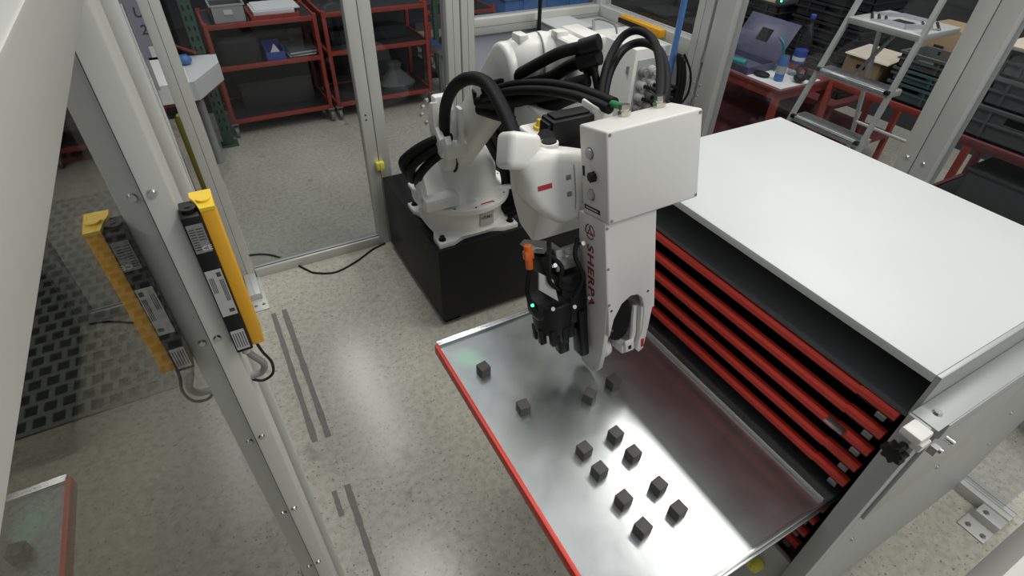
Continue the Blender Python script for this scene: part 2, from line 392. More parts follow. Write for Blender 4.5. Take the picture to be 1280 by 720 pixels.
for p in ((2.33, 0.03, 0.008), (2.33, -0.03, 0.008), (2.41, 0.02, 0.05)): screw(p, (0, 0, 1), 0.012, fpl, 'anchor_bolt', 'steel')

# ------------------------------------------------------------------ drawer cabinet with pulled-out tray
cab = thing('drawer_cabinet', 'white-topped grey cabinet of red-fronted drawers, one sheet-steel drawer pulled out', 'drawer cabinet', (1.45, 0.7, 0))
TOPZ = 1.45
obj('worktop', MB().box((1.096, 0.210, TOPZ - 0.022), (1.87, 1.244, TOPZ), 0.002), 'white_top', cab)
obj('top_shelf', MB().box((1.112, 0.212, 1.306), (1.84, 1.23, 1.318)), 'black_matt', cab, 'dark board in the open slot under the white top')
obj('side_panel', MB().box((1.096, 0.1995, 1.33), (1.87, 0.2095, TOPZ), 0.001), 'grey_sheet', cab)
obj('side_panel', MB().box((1.096, 1.232, 0.0), (1.87, 1.244, TOPZ - 0.0225), 0.001), 'grey_sheet', cab)
obj('back_panel', MB().box((1.85, 0.2, 0.0), (1.87, 1.232, TOPZ - 0.0225)), 'grey_sheet', cab)
obj('body', MB().box((1.15, 0.205, 0.02), (1.79, 0.218, 1.315)).box((1.15, 1.187, 0.02), (1.79, 1.2, 1.315)).box((1.62, 0.218, 0.02), (1.64, 1.187, 1.315)), 'black', cab)
ps = profile('corner_post', (1.055, 0.155, 0.0), (1.10, 0.2, 1.366), 2, (), cab, 'grey_sheet')
rl = obj('side_rail', MB().box((1.10, 0.142, 1.318), (2.45, 0.2, 1.366), 0.002), 'grey_sheet', cab)
cp = obj('cover_plate', MB().box((1.062, 0.145, 1.366), (2.2, 0.199, 1.369), 0.001), 'grey_sheet', cab)
screw((1.105, 0.172, 1.369), (0, 0, 1), 0.010, cp)
sp = obj('side_panel', MB().box((1.10, 0.155, 0.03), (2.45, 0.162, 1.32)), 'grey_sheet', cab, 'plain grey sheet side panel')
for x, z in ((1.25, 1.0), (1.22, 0.75), (1.6, 1.25), (1.9, 0.9), (1.5, 0.9), (2.1, 0.6)): screw((x, 0.155, z), (0, -1, 0), 0.008, sp, m='steel')
obj('side_panel', MB().box((1.10, 0.147, 0.98), (1.55, 0.155, 1.318), 0.001), 'grey_sheet', cab)
# star knob, clamp plate and connector on the corner post
kn = MB(); n = 7
poly = []
for k in range(28):
    a = 2 * math.pi * k / 28; r = 0.021 + 0.004 * math.cos(n * a); poly.append((0.172 + r * math.cos(a), 1.292 + r * math.sin(a)))
kn.prism(poly, 0, 1.008, 1.032, 0.003); kn.cyl((1.032, 0.172, 1.292), (1.056, 0.172, 1.292), 0.009)
obj('star_knob', kn, 'black', cab, 'black star knob')
obj('clamp_plate', MB().box((1.006, 0.146, 1.352), (1.05, 0.186, 1.372), 0.004).box((1.012, 0.140, 1.335), (1.045, 0.160, 1.356), 0.003), 'tool_white', cab, 'small white clamp plate')
obj('clamp_screw', MB().cyl((1.10, 0.135, 1.335), (1.10, 0.118, 1.335), 0.007).cyl((1.07, 0.135, 1.325), (1.07, 0.12, 1.325), 0.007).box((1.055, 0.125, 1.315), (1.07, 0.14, 1.335)), 'chrome', cab)
# drawers: red fronts
zs = [1.285, 1.216, 1.149, 1.082, 1.015]
low = [0.885, 0.818, 0.750, 0.682]
for i, z in enumerate(zs + low):
    xf = 1.106
    d = obj('drawer', MB().box((xf + 0.014, 0.226, z - 0.022), (1.6, 1.186, z - 0.012)), 'black', cab)
    # lip: sloping front with chamfered ends
    y0, y1 = 0.222, 1.192
    mb = MB()
    t = [(xf, z - 0.007), (xf, z + 0.007), (xf + 0.006, z + 0.014), (xf + 0.018, z + 0.014), (xf + 0.018, z - 0.007)]
    mb.prism([(x, zz) for x, zz in t], 1, y0 + 0.09, y1 - 0.09)
    for s in (0, 1):
        a, b = (y0, y0 + 0.091) if s == 0 else (y1 - 0.091, y1)
        mb.prism([(x, zz + 0.0035) for x, zz in t[:2]] + [(x, zz + 0.004) for x, zz in t[2:]], 1, a, b)
    obj('drawer_front', mb, 'red', d, 'red folded drawer lip')
    obj('label_clip', MB().box((xf - 0.004, 0.236, z - 0.022), (xf + 0.004, 0.258, z - 0.008), 0.001), 'grey_cable', d)
    if i == 2: obj('label_holder', MB().box((xf - 0.018, 0.285, z + 0.012), (xf + 0.006, 0.335, z + 0.019), 0.003), 'steel', d, 'small metal plate')
obj('plinth_panel', MB().box((1.07, 0.2, 0.04), (1.085, 1.2, 0.66), 0.002), 'grey_sheet', cab)
obj('front_knob', MB().cyl((1.07, 0.268, 0.54), (1.035, 0.268, 0.54), 0.022, 0.019, 20, 0.003).cyl((1.035, 0.268, 0.54), (1.031, 0.268, 0.54), 0.006), 'yellow_pale', cab, 'round pale yellow knob')
# pulled-out tray
TZ = 0.955
tray = obj('pulled_drawer', MB().box((0.424, 0.232, TZ - 0.004), (1.30, 1.186, TZ)), 'tray', cab, 'scuffed bare sheet-steel drawer bottom')
obj('front_lip', MB().box((0.412, 0.224, TZ - 0.028), (0.424, 1.194, TZ + 0.010), 0.002), 'red', tray, 'red front lip')
obj('side_lip', MB().box((0.424, 0.224, TZ - 0.022), (1.30, 0.232, TZ + 0.006), 0.001).box((0.424, 0.2185, TZ - 0.024), (1.30, 0.2235, TZ - 0.012), 0.001), 'tray', tray)
obj('side_lip', MB().box((0.424, 1.186, TZ - 0.03), (1.30, 1.197, TZ + 0.010), 0.001).box((0.424, 1.203, TZ - 0.02), (1.2, 1.212, TZ + 0.004), 0.001), 'tray', tray)
obj('rear_lip', MB().box((1.071, 0.232, TZ), (1.075, 1.186, TZ + 0.012), 0.001), 'alu', tray)
obj('support_rail', MB().box((0.43, 0.26, TZ - 0.03), (1.30, 0.285, TZ - 0.005), 0.002), 'steel', tray)
obj('support_rail', MB().box((0.43, 1.13, TZ - 0.03), (1.30, 1.155, TZ - 0.005), 0.002), 'steel', tray)

# ------------------------------------------------------------------ cubes on the tray
cubes = [
 (0.499, 1.009, 8, 'small grey steel cube lying alone by the green glow on the tray'),
 (0.535, 0.825, -4, 'small grey steel cube midway along the red lip, alone on scuffed steel'),
 (0.825, 0.780, 6, 'small grey steel cube in the dark reflection just right of the tool tip'),
 (0.730, 0.770, 30, 'small turned grey steel cube directly in front of the tool tip'),
 (0.714, 0.623, 8, 'grey steel cube farthest from the viewer in the right-hand row of four'),
 (0.609, 0.624, 6, 'grey steel cube farthest from the viewer in the left-hand row of four'),
 (0.719, 0.552, 4, 'second grey steel cube from the robot in the right-hand row of four'),
 (0.609, 0.554, 6, 'second grey steel cube from the robot in the left-hand row of four'),
 (0.717, 0.446, 8, 'third grey steel cube from the robot in the right-hand row of four'),
 (0.614, 0.459, 7, 'third grey steel cube from the robot in the left-hand row of four'),
 (0.716, 0.373, 5, 'grey steel cube nearest the viewer in the right-hand row of four'),
 (0.609, 0.379, 9, 'grey steel cube nearest the viewer in the left-hand row of four')]
for x, y, a, lab in cubes:
    s = 0.0165
    o = obj('steel_cube', MB().box((-s, -s, 0), (s, s, 0.033), 0.0012), 'cube')
    o.location = (x + 0.004, y + 0.012, TZ + 0.0002); o.rotation_euler.z = math.radians(a)
    tag(o, lab, 'cube', 'steel cubes on the pulled-out tray')

# ------------------------------------------------------------------ robot
rob = thing('industrial_robot', 'white six-axis industrial robot with black hoses bolted to the black pedestal', 'robot', (1.08, 2.45, 0.545))
BX, BY = 1.08, 2.45
# base plate with ears
pl = []
for (ax, ay) in ((-1, -1), (1, -1), (1, 1), (-1, 1)):
    pass
pts = [(-0.235, -0.235), (-0.15, -0.235), (-0.08, -0.205), (0.08, -0.205), (0.15, -0.235), (0.235, -0.235), (0.235, -0.15), (0.205, -0.08), (0.205, 0.08), (0.235, 0.15), (0.235, 0.235), (0.15, 0.235), (0.08, 0.205), (-0.08, 0.205), (-0.15, 0.235), (-0.235, 0.235), (-0.235, 0.15), (-0.205, 0.08), (-0.205, -0.08), (-0.235, -0.15)]
bpz = obj('base_plate', MB().prism([(BX + x, BY + y) for x, y in pts], 2, 0.545, 0.577, 0.004), 'robot', rob)
for sx in (-1, 1):
    for sy in (-1, 1):
        x, y = BX + sx * 0.205, BY + sy * 0.2
        obj('bolt', MB().cyl((x, y, 0.577), (x, y, 0.582), 0.020, None, 18).cyl((x, y, 0.582), (x, y, 0.600), 0.014, None, 6), 'black', bpz)
obj('base', MB().loft([(0.577, BX, BY, 0.225, 0.225, 3), (0.60, BX, BY, 0.212, 0.212, 2.6), (0.68, BX, BY, 0.215, 0.215, 2.2), (0.715, BX, BY, 0.24, 0.24, 2), (0.722, BX, BY, 0.24, 0.24, 2)], 40), 'robot', rob)
rg = MB().cyl((BX, BY, 0.718), (BX, BY, 0.752), 0.268, None, 56, 0.005)
ring = obj('ring_flange', rg, 'robot', rob)
for k in range(14):
    a = 2 * math.pi * k / 14 + 0.12
    x, y = BX + 0.248 * math.cos(a), BY + 0.248 * math.sin(a)
    obj('bolt_hole', MB().cyl((x, y, 0.7515), (x, y, 0.7530), 0.0055, None, 12), 'black', ring)
tur = MB().loft([(0.752, BX + 0.0, BY - 0.005, 0.225, 0.225, 2.1), (0.775, BX + 0.0, BY, 0.205, 0.205, 2.2), (0.80, BX + 0.005, BY, 0.185, 0.19, 2.2), (0.87, BX + 0.01, BY - 0.005, 0.175, 0.17, 2.3), (0.96, BX + 0.015, BY - 0.015, 0.16, 0.145, 2.4), (1.03, BX + 0.02, BY - 0.02, 0.135, 0.12, 2.3), (1.07, BX + 0.02, BY - 0.02, 0.105, 0.09, 2.2), (1.092, BX + 0.02, BY - 0.02, 0.05, 0.045, 2)], 40)
turret = obj('turret', tur, 'robot', rob)
obj('turret_rib', MB().box((1.235, 2.29, 0.752), (1.315, 2.32, 0.775), 0.004), 'robot', turret)
obj('turret_lug', MB().box((1.02, 2.235, 0.752), (1.075, 2.26, 0.775), 0.005), 'robot', turret)
obj('rating_plate', MB().box((1.115, 2.255, 0.752), (1.185, 2.285, 0.7545)), 'label', turret)
obj('warning_strip', MB().box((1.09, 2.215, 0.7525), (1.165, 2.226, 0.754)), 'red_label', turret, 'red warning strip')
# name label on the base front
lb = MB().box((1.09, 2.228, 0.61), (1.17, 2.236, 0.715)); nl = obj('name_label', lb, 'label', rob, 'grey label reading nRM1')
tm = text_mesh('nRM1', 0.030, 0.0004, 0.0, 0.0006); tm.transform(frame((1.094, 2.2276, 0.650), (1, 0, 0), (0, 0, 1)))
obj('lettering', MB().mesh(tm), 'label_dark', nl)
# left cable bracket on turret
obj('cable_bracket', MB().prism([(2.28, 0.80), (2.36, 0.80), (2.44, 1.0), (2.40, 1.02), (2.36, 0.98)], 0, 0.80, 0.83, 0.004).box((0.80, 2.24, 0.765), (0.98, 2.31, 0.83), 0.008).box((0.805, 2.3, 0.78), (0.86, 2.52, 0.80), 0.004), 'robot', rob)
# lower arm: rounded link in the Y-Z plane leaning forward
def link(y0, z0, r0, y1, z1, r1, n=14):
    d = math.atan2(z1 - z0, y1 - y0); L = math.hypot(y1 - y0, z1 - z0); ph = math.acos((r0 - r1) / L); out = []
    for k in range(n + 1):
        a = d + ph + (2 * math.pi - 2 * ph) * k / n; out.append((y0 + r0 * math.cos(a), z0 + r0 * math.sin(a)))
    for k in range(n + 1):
        a = d - ph + 2 * ph * k / n; out.append((y1 + r1 * math.cos(a), z1 + r1 * math.sin(a)))
    return out
la = obj('lower_arm', MB().prism(link(2.36, 1.01, 0.088, 1.84, 1.57, 0.092), 0, 0.985, 1.085, 0.018), 'robot', rob)
obj('joint_cover', MB().cyl((0.935, 2.36, 1.0), (0.99, 2.36, 1.0), 0.075, 0.09, 36, 0.012), 'robot', la)
obj('joint_seal', MB().cyl((0.984, 2.36, 1.0), (0.992, 2.36, 1.0), 0.096, None, 36), 'black', la)
# hose guide horn on the lower arm (twin-pronged bracket)
gb = MB()
gb.prism([(2.20, 1.07), (2.30, 1.10), (2.33, 1.21), (2.30, 1.30), (2.26, 1.31), (2.25, 1.20), (2.20, 1.16), (2.14, 1.20), (2.12, 1.17)], 0, 0.875, 0.905, 0.005)
gb.box((0.88, 2.14, 1.08), (0.99, 2.20, 1.15), 0.012)
gb.box((0.945, 2.12, 1.15), (0.965, 2.17, 1.32), 0.006)
gb.box((0.89, 2.27, 1.25), (0.985, 2.32, 1.33), 0.012)
gb.box((0.965, 2.28, 1.33), (0.995, 2.31, 1.36), 0.004)
gd = obj('hose_guide', gb, 'robot', rob)
for p in ((0.88, 2.33, 1.30), (0.872, 2.36, 1.26), (0.868, 2.37, 1.22), (0.878, 2.34, 1.19)): obj('guide_screw', MB().cyl(p, (p[0] - 0.014, p[1] - 0.004, p[2]), 0.010, None, 10), 'chrome', gd)
# elbow
el = MB()
el.loft([(0.99, 1.84, 1.57, 0.06, 0.06, 2), (1.02, 1.83, 1.575, 0.085, 0.085, 2), (1.05, 1.815, 1.58, 0.098, 0.098, 2.1), (1.09, 1.80, 1.588, 0.10, 0.10, 2.1), (1.135, 1.775, 1.60, 0.10, 0.10, 2.1), (1.16, 1.77, 1.60, 0.096, 0.096, 2.1)], 32, 0)
elb = obj('elbow', el, 'robot', rob)
obj('elbow_seam', MB().cyl((1.113, 1.783, 1.596), (1.117, 1.782, 1.596), 0.1015, None, 36), 'grey_cable', elb)
obj('elbow_boss', MB().box((1.035, 1.78, 1.66), (1.075, 1.84, 1.695), 0.006), 'robot', elb)
eb = obj('elbow_housing', MB().loft([(1.30, 1.205, 1.70, 0.05, 0.085, 5), (1.40, 1.205, 1.70, 0.062, 0.10, 5), (1.66, 1.205, 1.695, 0.064, 0.105, 5), (1.695, 1.205, 1.695, 0.062, 0.10, 5), (1.70, 1.205, 1.695, 0.056, 0.094, 5)], 32), 'robot', rob)
obj('housing_lid', MB().box((1.205, 1.60, 1.655), (1.285, 1.78, 1.712), 0.008), 'robot', eb)
obj('housing_lug', MB().box((1.14, 1.70, 1.685), (1.19, 1.74, 1.715), 0.004), 'robot', eb)
obj('housing_lug', MB().box((1.13, 1.585, 1.39), (1.18, 1.63, 1.43), 0.006), 'robot', eb)
# forearm body
fa = obj('forearm', MB().prism([(1.385, 1.10), (1.48, 1.124), (1.526, 1.185), (1.56, 1.246), (1.572, 1.33), (1.555, 1.41), (1.51, 1.495), (1.40, 1.495), (1.35, 1.465), (1.345, 1.30)], 0, 0.885, 1.21, 0.012), 'robot', rob)
obj('forearm_link', MB().prism([(1.50, 1.30), (1.62, 1.29), (1.75, 1.36), (1.75, 1.50), (1.50, 1.49)], 0, 1.0, 1.2, 0.012), 'robot', rob)
obj('cap', MB().cyl((0.935, 1.46, 1.494), (0.935, 1.46, 1.507), 0.020, None, 18, 0.003).cyl((0.935, 1.46, 1.507), (0.935, 1.46, 1.528), 0.012, 0.008, 12), 'yellow_cap', fa, 'yellow plastic cap')
mo = obj('motor', MB().box((0.838, 1.235, 1.548), (0.985, 1.305, 1.620), 0.008).box((0.828, 1.245, 1.545), (0.842, 1.295, 1.612), 0.006).box((0.85, 1.248, 1.620), (0.975, 1.292, 1.628), 0.004).cyl((0.86, 1.225, 1.525), (0.86, 1.225, 1.55), 0.008).box((0.86, 1.25, 1.50), (0.96, 1.29, 1.55)), 'black', rob, 'black servo motor')
obj('motor_flange', MB().box((0.985, 1.225, 1.535), (1.008, 1.315, 1.640), 0.008).box((1.008, 1.23, 1.54), (1.05, 1.31, 1.63), 0.01), 'robot', mo)

# tool frame (tilted 13 degrees about X)
TM = Matrix(((0.999, 0.041, -0.032, 0.7657), (-0.033, 0.975, 0.221, 0.9139), (0.040, -0.220, 0.975, 1.7352), (0, 0, 0, 1)))
# wrist in tool frame
def wsec(z, x0, x1, y0, y1, p=3.2): return (z, (x0 + x1) / 2, (y0 + y1) / 2, (x1 - x0) / 2, (y1 - y0) / 2, p)
W0 = [(-0.150, -0.09), (-0.140, -0.125), (-0.138, -0.160), (-0.118, -0.200), (-0.075, -0.245), (-0.041, -0.268), (0.008, -0.268), (0.055, -0.255), (0.085, -0.22), (0.085, -0.12), (0.053, -0.085), (-0.003, -0.066), (-0.053, -0.055), (-0.097, -0.050), (-0.138, -0.060)]
cwx, cwz = -0.03, -0.155
def wring(k, dx, dz): return [(cwx + (x - cwx) * k + dx, cwz + (z - cwz) * k + dz) for x, z in W0]
wr = MB(TM).ploft([(0.142, wring(0.72, 0, -0.005)), (0.146, wring(0.85, 0, -0.003)), (0.156, wring(0.95, 0, 0)), (0.175, wring(1.0, 0, 0)), (0.27, wring(1.0, 0.02, -0.02)), (0.34, wring(0.92, 0.05, -0.045)), (0.40, wring(0.80, 0.09, -0.06)), (0.46, wring(0.75, 0.11, -0.05))])
wrist = obj('wrist', wr, 'robot', rob, None, 50)
obj('hose_inlet', MB(TM).box((-0.05, -0.042, -0.05), (0.042, 0.042, 0.042), 0.018, 4, M=Matrix.Translation((-0.125, 0.198, -0.052)) @ Matrix.Rotation(math.radians(18), 4, 'Y') @ Matrix.Rotation(math.radians(-12), 4, 'X')), 'robot', wrist)
obj('wrist_boss', MB(TM).cyl((-0.045, 0.20, -0.13), (-0.047, 0.185, -0.045), 0.020, 0.025, 24, 0.004), 'robot', wrist)
obj('round_opening', MB(TM).cyl((-0.047, 0.185, -0.047), (-0.0472, 0.1845, -0.0425), 0.020, None, 24), 'black', wrist, 'round dark opening')
obj('wrist_seam', MB(TM).tube([(-0.006, 0.1515, -0.085), (-0.004, 0.1415, -0.11), (-0.004, 0.1405, -0.16), (-0.006, 0.1405, -0.21), (-0.010, 0.1465, -0.245)], 0.0012, 6, 4), 'grey_cable', wrist)
obj('red_label', MB(TM).box((-0.112, 0.1405, -0.150), (-0.072, 0.1445, -0.137)), 'red_label', wrist, 'dark red strip')
for z in (-0.135, -0.18): obj('clip', MB(TM).box((-0.030, 0.1405, z - 0.007), (-0.014, 0.147, z + 0.007), 0.002).box((-0.026, 0.139, z - 0.004), (-0.018, 0.141, z + 0.004)), 'grey_cable', wrist)
obj('tool_flange', MB(TM).cyl((0.12, 0.105, -0.16), (0.12, 0.16, -0.16), 0.055, None, 32), 'steel', wrist)

# hoses
def hose(name, paths, r, m='rubber', parent=rob, label=None):
    mb = MB()
    for p in paths: mb.tube(p, r, 12, 8)
    return obj(name, mb, m, parent, label, 60)
arc = [(0.934, 2.28, 1.10), (0.908, 2.2, 1.286), (0.901, 2.1, 1.413), (0.908, 2.0, 1.487), (0.926, 1.92, 1.518), (0.923, 1.8, 1.53), (0.894, 1.64, 1.508), (0.865, 1.5, 1.468), (0.825, 1.37, 1.448), (0.76, 1.16, 1.60)]
arc = arc[:9] + [(0.79, 1.27, 1.50), (0.755, 1.14, 1.63)]
hose('hose', [arc], 0.026, label='thick black corrugated hose arching over the turret')
hose('hose', [[(0.982, 1.95, 1.457), (1.009, 1.78, 1.553), (1.054, 1.68, 1.625), (1.097, 1.6, 1.681), (1.151, 1.52, 1.717)]], 0.020)
hose('hose', [[(0.988, 1.92, 1.434), (1.026, 1.75, 1.528), (1.09, 1.66, 1.575), (1.135, 1.6, 1.63), (1.157, 1.52, 1.673)]], 0.022)
hose('hose', [[(0.956, 1.9, 1.465), (0.992, 1.75, 1.539), (1.021, 1.58, 1.594), (1.024, 1.42, 1.632), (1.029, 1.3, 1.647), (1.019, 1.2, 1.661)]], 0.015)
hose('hose', [[(0.949, 1.9, 1.447), (0.976, 1.72, 1.528), (1.003, 1.55, 1.582), (1.005, 1.39, 1.62), (1.007, 1.28, 1.635), (1.005, 1.2, 1.645)]], 0.016)
hose('hose', [[(0.974, 1.95, 1.406), (1.005, 1.8, 1.447), (1.038, 1.68, 1.508), (1.086, 1.6, 1.556), (1.145, 1.5, 1.612)]], 0.024)
hose('hose', [[(0.99, 2.0, 1.38), (1.01, 1.85, 1.42), (1.04, 1.72, 1.46), (1.08, 1.62, 1.52), (1.12, 1.55, 1.57)]], 0.030)
hose('hose', [[(0.985, 2.0, 1.36), (1.0, 1.86, 1.385), (1.025, 1.73, 1.42), (1.06, 1.62, 1.49), (1.11, 1.52, 1.56)]], 0.026)
hose('hose', [[(0.965, 1.97, 1.40), (0.985, 1.85, 1.445), (1.0, 1.72, 1.49), (1.04, 1.60, 1.545), (1.10, 1.50, 1.59)]], 0.024)
for k_ in range(4):
    dx = 0.012 + 0.036 * k_; dy = 0.05 - 0.035 * k_
    hose('hose', [[(0.99 + dx * .6, 2.0 + dy, 1.42), (1.01 + dx, 2.02 + dy, 1.31), (1.08 + dx, 2.13 + dy, 1.17), (1.18 + dx, 2.22 + dy, 1.01), (1.27 + dx, 2.27 + dy, 0.84), (1.31 + dx * .6, 2.32 + dy, 0.65), (1.30, 2.36 + dy, 0.585)]], 0.024)
hose('hose', [[(0.955, 2.25, 1.139), (0.885, 2.25, 1.145), (0.81, 2.28, 1.11), (0.745, 2.32, 1.05), (0.735, 2.35, 1.0), (0.78, 2.4, 0.895)]], 0.019)
hose('hose', [[(0.955, 2.27, 1.12), (0.875, 2.27, 1.125), (0.80, 2.30, 1.08), (0.755, 2.34, 1.02), (0.75, 2.37, 0.97), (0.80, 2.43, 0.88)]], 0.021)
hose('hose', [[(0.96, 2.25, 1.09), (0.885, 2.25, 1.10), (0.815, 2.28, 1.055), (0.765, 2.32, 0.985), (0.796, 2.4, 0.878)]], 0.022)
hose('hose', [[(0.96, 2.26, 1.06), (0.90, 2.25, 1.065), (0.84, 2.28, 1.01), (0.805, 2.33, 0.93), (0.83, 2.42, 0.83)]], 0.022)
obj('hose_clamp', MB().cyl((1.135, 1.545, 1.705), (1.17, 1.495, 1.732), 0.027, None, 20).cyl((1.14, 1.55, 1.655), (1.175, 1.495, 1.69), 0.031, None, 20).box((1.15, 1.50, 1.62), (1.185, 1.545, 1.73), 0.006), 'black', rob)
hose('cable', [[(1.148, 1.52, 1.717), (1.163, 1.5, 1.649), (1.164, 1.46, 1.582), (1.145, 1.4, 1.51)]], 0.013)
hose('cable', [[(1.033, 1.04, 1.709), (1.106, 1.12, 1.726), (1.236, 1.28, 1.735), (1.305, 1.4, 1.752), (1.31, 1.48, 1.756), (1.284, 1.52, 1.729), (1.225, 1.5, 1.675), (1.16, 1.44, 1.616), (1.102, 1.36, 1.533)]], 0.013, label='black cable looping from the white box back to the arm')
hose('cable', [[(1.04, 1.04, 1.70), (1.13, 1.12, 1.70), (1.23, 1.24, 1.714), (1.322, 1.38, 1.721), (1.358, 1.5, 1.708), (1.322, 1.54, 1.684), (1.243, 1.5, 1.646), (1.177, 1.44, 1.595), (1.118, 1.36, 1.517)]], 0.014)
hose('cable', [[(1.213, 1.5, 1.50), (1.27, 1.6, 1.57), (1.38, 1.8, 1.60), (1.60, 2.1, 1.60), (1.75, 2.3, 1.56), (1.874, 2.4, 1.529), (2.044, 2.5, 1.462), (2.11, 2.55, 1.40)]], 0.006, 'grey_cable')
hose('cable', [[(1.37, 1.58, 1.73), (1.33, 1.57, 1.71), (1.295, 1.55, 1.684), (1.214, 1.5, 1.616), (1.133, 1.4, 1.54)]], 0.006, 'grey_cable')
hose('cable', [[(1.017, 1.21, 1.656), (0.99, 1.15, 1.675), (0.955, 1.08, 1.70), (0.921, 1.03, 1.712)]], 0.010, 'green_cable', label='green cable end')

# ------------------------------------------------------------------ tool: box, column, gripper
tool = thing('gripper_tool', 'white SHERPA tool head with square box and forked column on the robot wrist', 'robot tool', (0.85, 0.95, 0.97))
BW, BD, BH = 0.283, 0.1156, 0.229
bxo = obj('control_box', MB(TM).box((0, 0, -BH), (BW, BD, 0), 0.006, 3), 'tool_white', tool, 'white rectangular box with buttons')
for x in (0.009, BW - 0.009):
    for z in (-0.009, -BH + 0.009):
        obj('corner_screw', MB(TM).cyl((x, 0.0, z), (x, -0.0008, z), 0.0042, None, 14), 'grey_cable', bxo)
for y, z, nm in ((0.071, -0.063, 'push_button'), (0.072, -0.169, 'push_button')):
    obj('button_ring', MB(TM).cyl((0.0003, y, z), (-0.0012, y, z), 0.0155, None, 24), 'grey_cable', bxo)
    b_ = obj(nm, MB(TM).cyl((0, y, z), (-0.006, y, z), 0.0135, 0.0125, 24), 'steel', bxo, 'round metal push button')
    obj('button_face', MB(TM).cyl((-0.006, y, z), (-0.0068, y, z), 0.0092, None, 20), 'label', b_)
poly = [(0.056 + (0.0125 + 0.0012 * math.cos(8 * a)) * math.cos(a), -0.117 + (0.0125 + 0.0012 * math.cos(8 * a)) * math.sin(a)) for a in [2 * math.pi * k / 40 for k in range(40)]]
obj('rotary_knob', MB(TM).prism(poly, 0, -0.014, 0, 0.0015), 'black', bxo, 'black rotary knob')
obj('mini_display', MB(TM).box((-0.0008, 0.098, -0.126), (0.0002, 0.107, -0.10)), 'black', bxo, 'small dark display')
tp = obj('text_plate', MB(TM).box((-0.0008, 0.036, -0.213), (0.0002, 0.106, -0.2015)), 'black', bxo, 'narrow black nameplate')
for k in range(9): obj('print_mark', MB(TM).box((-0.0012, 0.046 + k * 0.006, -0.209), (-0.0006, 0.050 + k * 0.006, -0.2055)), 'white_print', tp)
for (x, y) in ((0.118, 0.093), (0.228, 0.096)):
    obj('cable_gland', MB(TM).cyl((x, y, 0), (x, y, 0.012), 0.016, None, 6).cyl((x, y, 0.012), (x, y, 0.017), 0.0125, None, 18).cyl((x, y, 0.017), (x, y, 0.028), 0.0145, 0.0135, 6), 'brass', bxo, 'nickel cable gland')
# column: text plate (left), front plate with arch, right plate, back
colm = MB(TM)
side = [(0.017, -0.229), (0.017, -0.46), (0.032, -0.56), (0.05, -0.65), (0.075, -0.725), (0.10, -0.752), (0.135, -0.757), (0.165, -0.745), (0.183, -0.715), (0.186, -0.685), (0.172, -0.635), (0.165, -0.52), (0.150, -0.40), (0.138, -0.229)]
colm.prism(side, 0, 0.0, 0.016, 0.003)
front = [(0.002, -0.229), (0.002, -0.575), (0.006, -0.572), (0.021, -0.521), (0.048, -0.481), (0.078, -0.466), (0.100, -0.470), (0.115, -0.485), (0.122, -0.51), (0.122, -0.55), (0.117, -0.595), (0.10, -0.64), (0.097, -0.655), (0.105, -0.668), (0.122, -0.66), (0.139, -0.593), (0.153, -0.529), (0.157, -0.47), (0.161, -0.229)]
colm.prism(front, 1, 0.016, 0.034, 0.003)
rside = [(0.017, -0.229), (0.017, -0.53), (0.06, -0.56), (0.138, -0.50), (0.138, -0.229)]
colm.prism(rside, 0, 0.150, 0.160, 0.002)
colm.prism([(0.002, -0.229), (0.160, -0.229), (0.157, -0.47), (0.002, -0.47)], 1, 0.128, 0.138)
# right leg thickness
colm.prism([(0.117, -0.52), (0.153, -0.515), (0.139, -0.593), (0.122, -0.655), (0.103, -0.662), (0.112, -0.60)], 1, 0.02, 0.10, 0.004)
column = obj('column', colm, 'tool_white', tool, 'white column with forked lower end')
obj('arch_interior', MB(TM).loft([(0.045, 0.055, -0.545, 0.042, 0.075, 2.2), (0.10, 0.055, -0.545, 0.05, 0.08, 2.2)], 24, 1), 'black', column, 'dark interior of the fork as a black solid')  # darkness inside the fork opening, put in as a black solid
obj('inner_rib', MB(TM).tube([(0.112, 0.045, -0.52), (0.104, 0.04, -0.565), (0.098, 0.036, -0.61), (0.085, 0.034, -0.645)], 0.008, 8, 6), 'tool_white', column)
obj('finger_block', MB(TM).box((0.055, 0.03, -0.665), (0.10, 0.085, -0.635), 0.006).box((0.062, 0.022, -0.658), (0.094, 0.032, -0.62), 0.004), 'tool_white', column)
obj('finger_slot', MB(TM).box((0.072, 0.021, -0.648), (0.082, 0.0225, -0.636)), 'black', column)
obj('red_tip', MB(TM).box((0.112, 0.0150, -0.652), (0.122, 0.0165, -0.625)), 'red_label', column, 'red mark')
obj('roller', MB(TM).cyl((0.016, 0.085, -0.655), (0.042, 0.085, -0.655), 0.034, 0.028, 28, 0.006), 'tool_white', column, 'white round roller')
for z in (-0.245, -0.36, -0.47): obj('side_screw', MB(TM).cyl((0.006, 0.0165, z), (0.006, 0.0155, z), 0.004, None, 12), 'grey_cable', column)
for x, z in ((0.012, -0.49), (0.135, -0.47), (0.0125, -0.555)): obj('side_screw', MB(TM).cyl((x, 0.0165, z), (x, 0.0150, z), 0.004, None, 12), 'chrome', column)
for y, z in ((0.05, -0.63), (0.10, -0.735), (0.16, -0.66)): obj('side_screw', MB(TM).cyl((0.0, y, z), (-0.001, y, z), 0.004, None, 12), 'chrome', column)
# SHERPA lettering: reads downward, letter tops to the front
tm = text_mesh('SHERPA', 0.041, 0.0005, 0.0, 0.0006, 1.12)
xs = [v.co.x for v in tm.vertices]; k = 0.196 / (max(xs) - min(xs))
tm.transform(Matrix.Diagonal((k, 1, 1, 1))); tm.transform(frame((-0.0006, 0.101, -0.312), (0, 0.035, -1), (0, -1, 0)))
obj('lettering', MB(TM).mesh(tm), 'red_print', column, 'red SHERPA lettering')
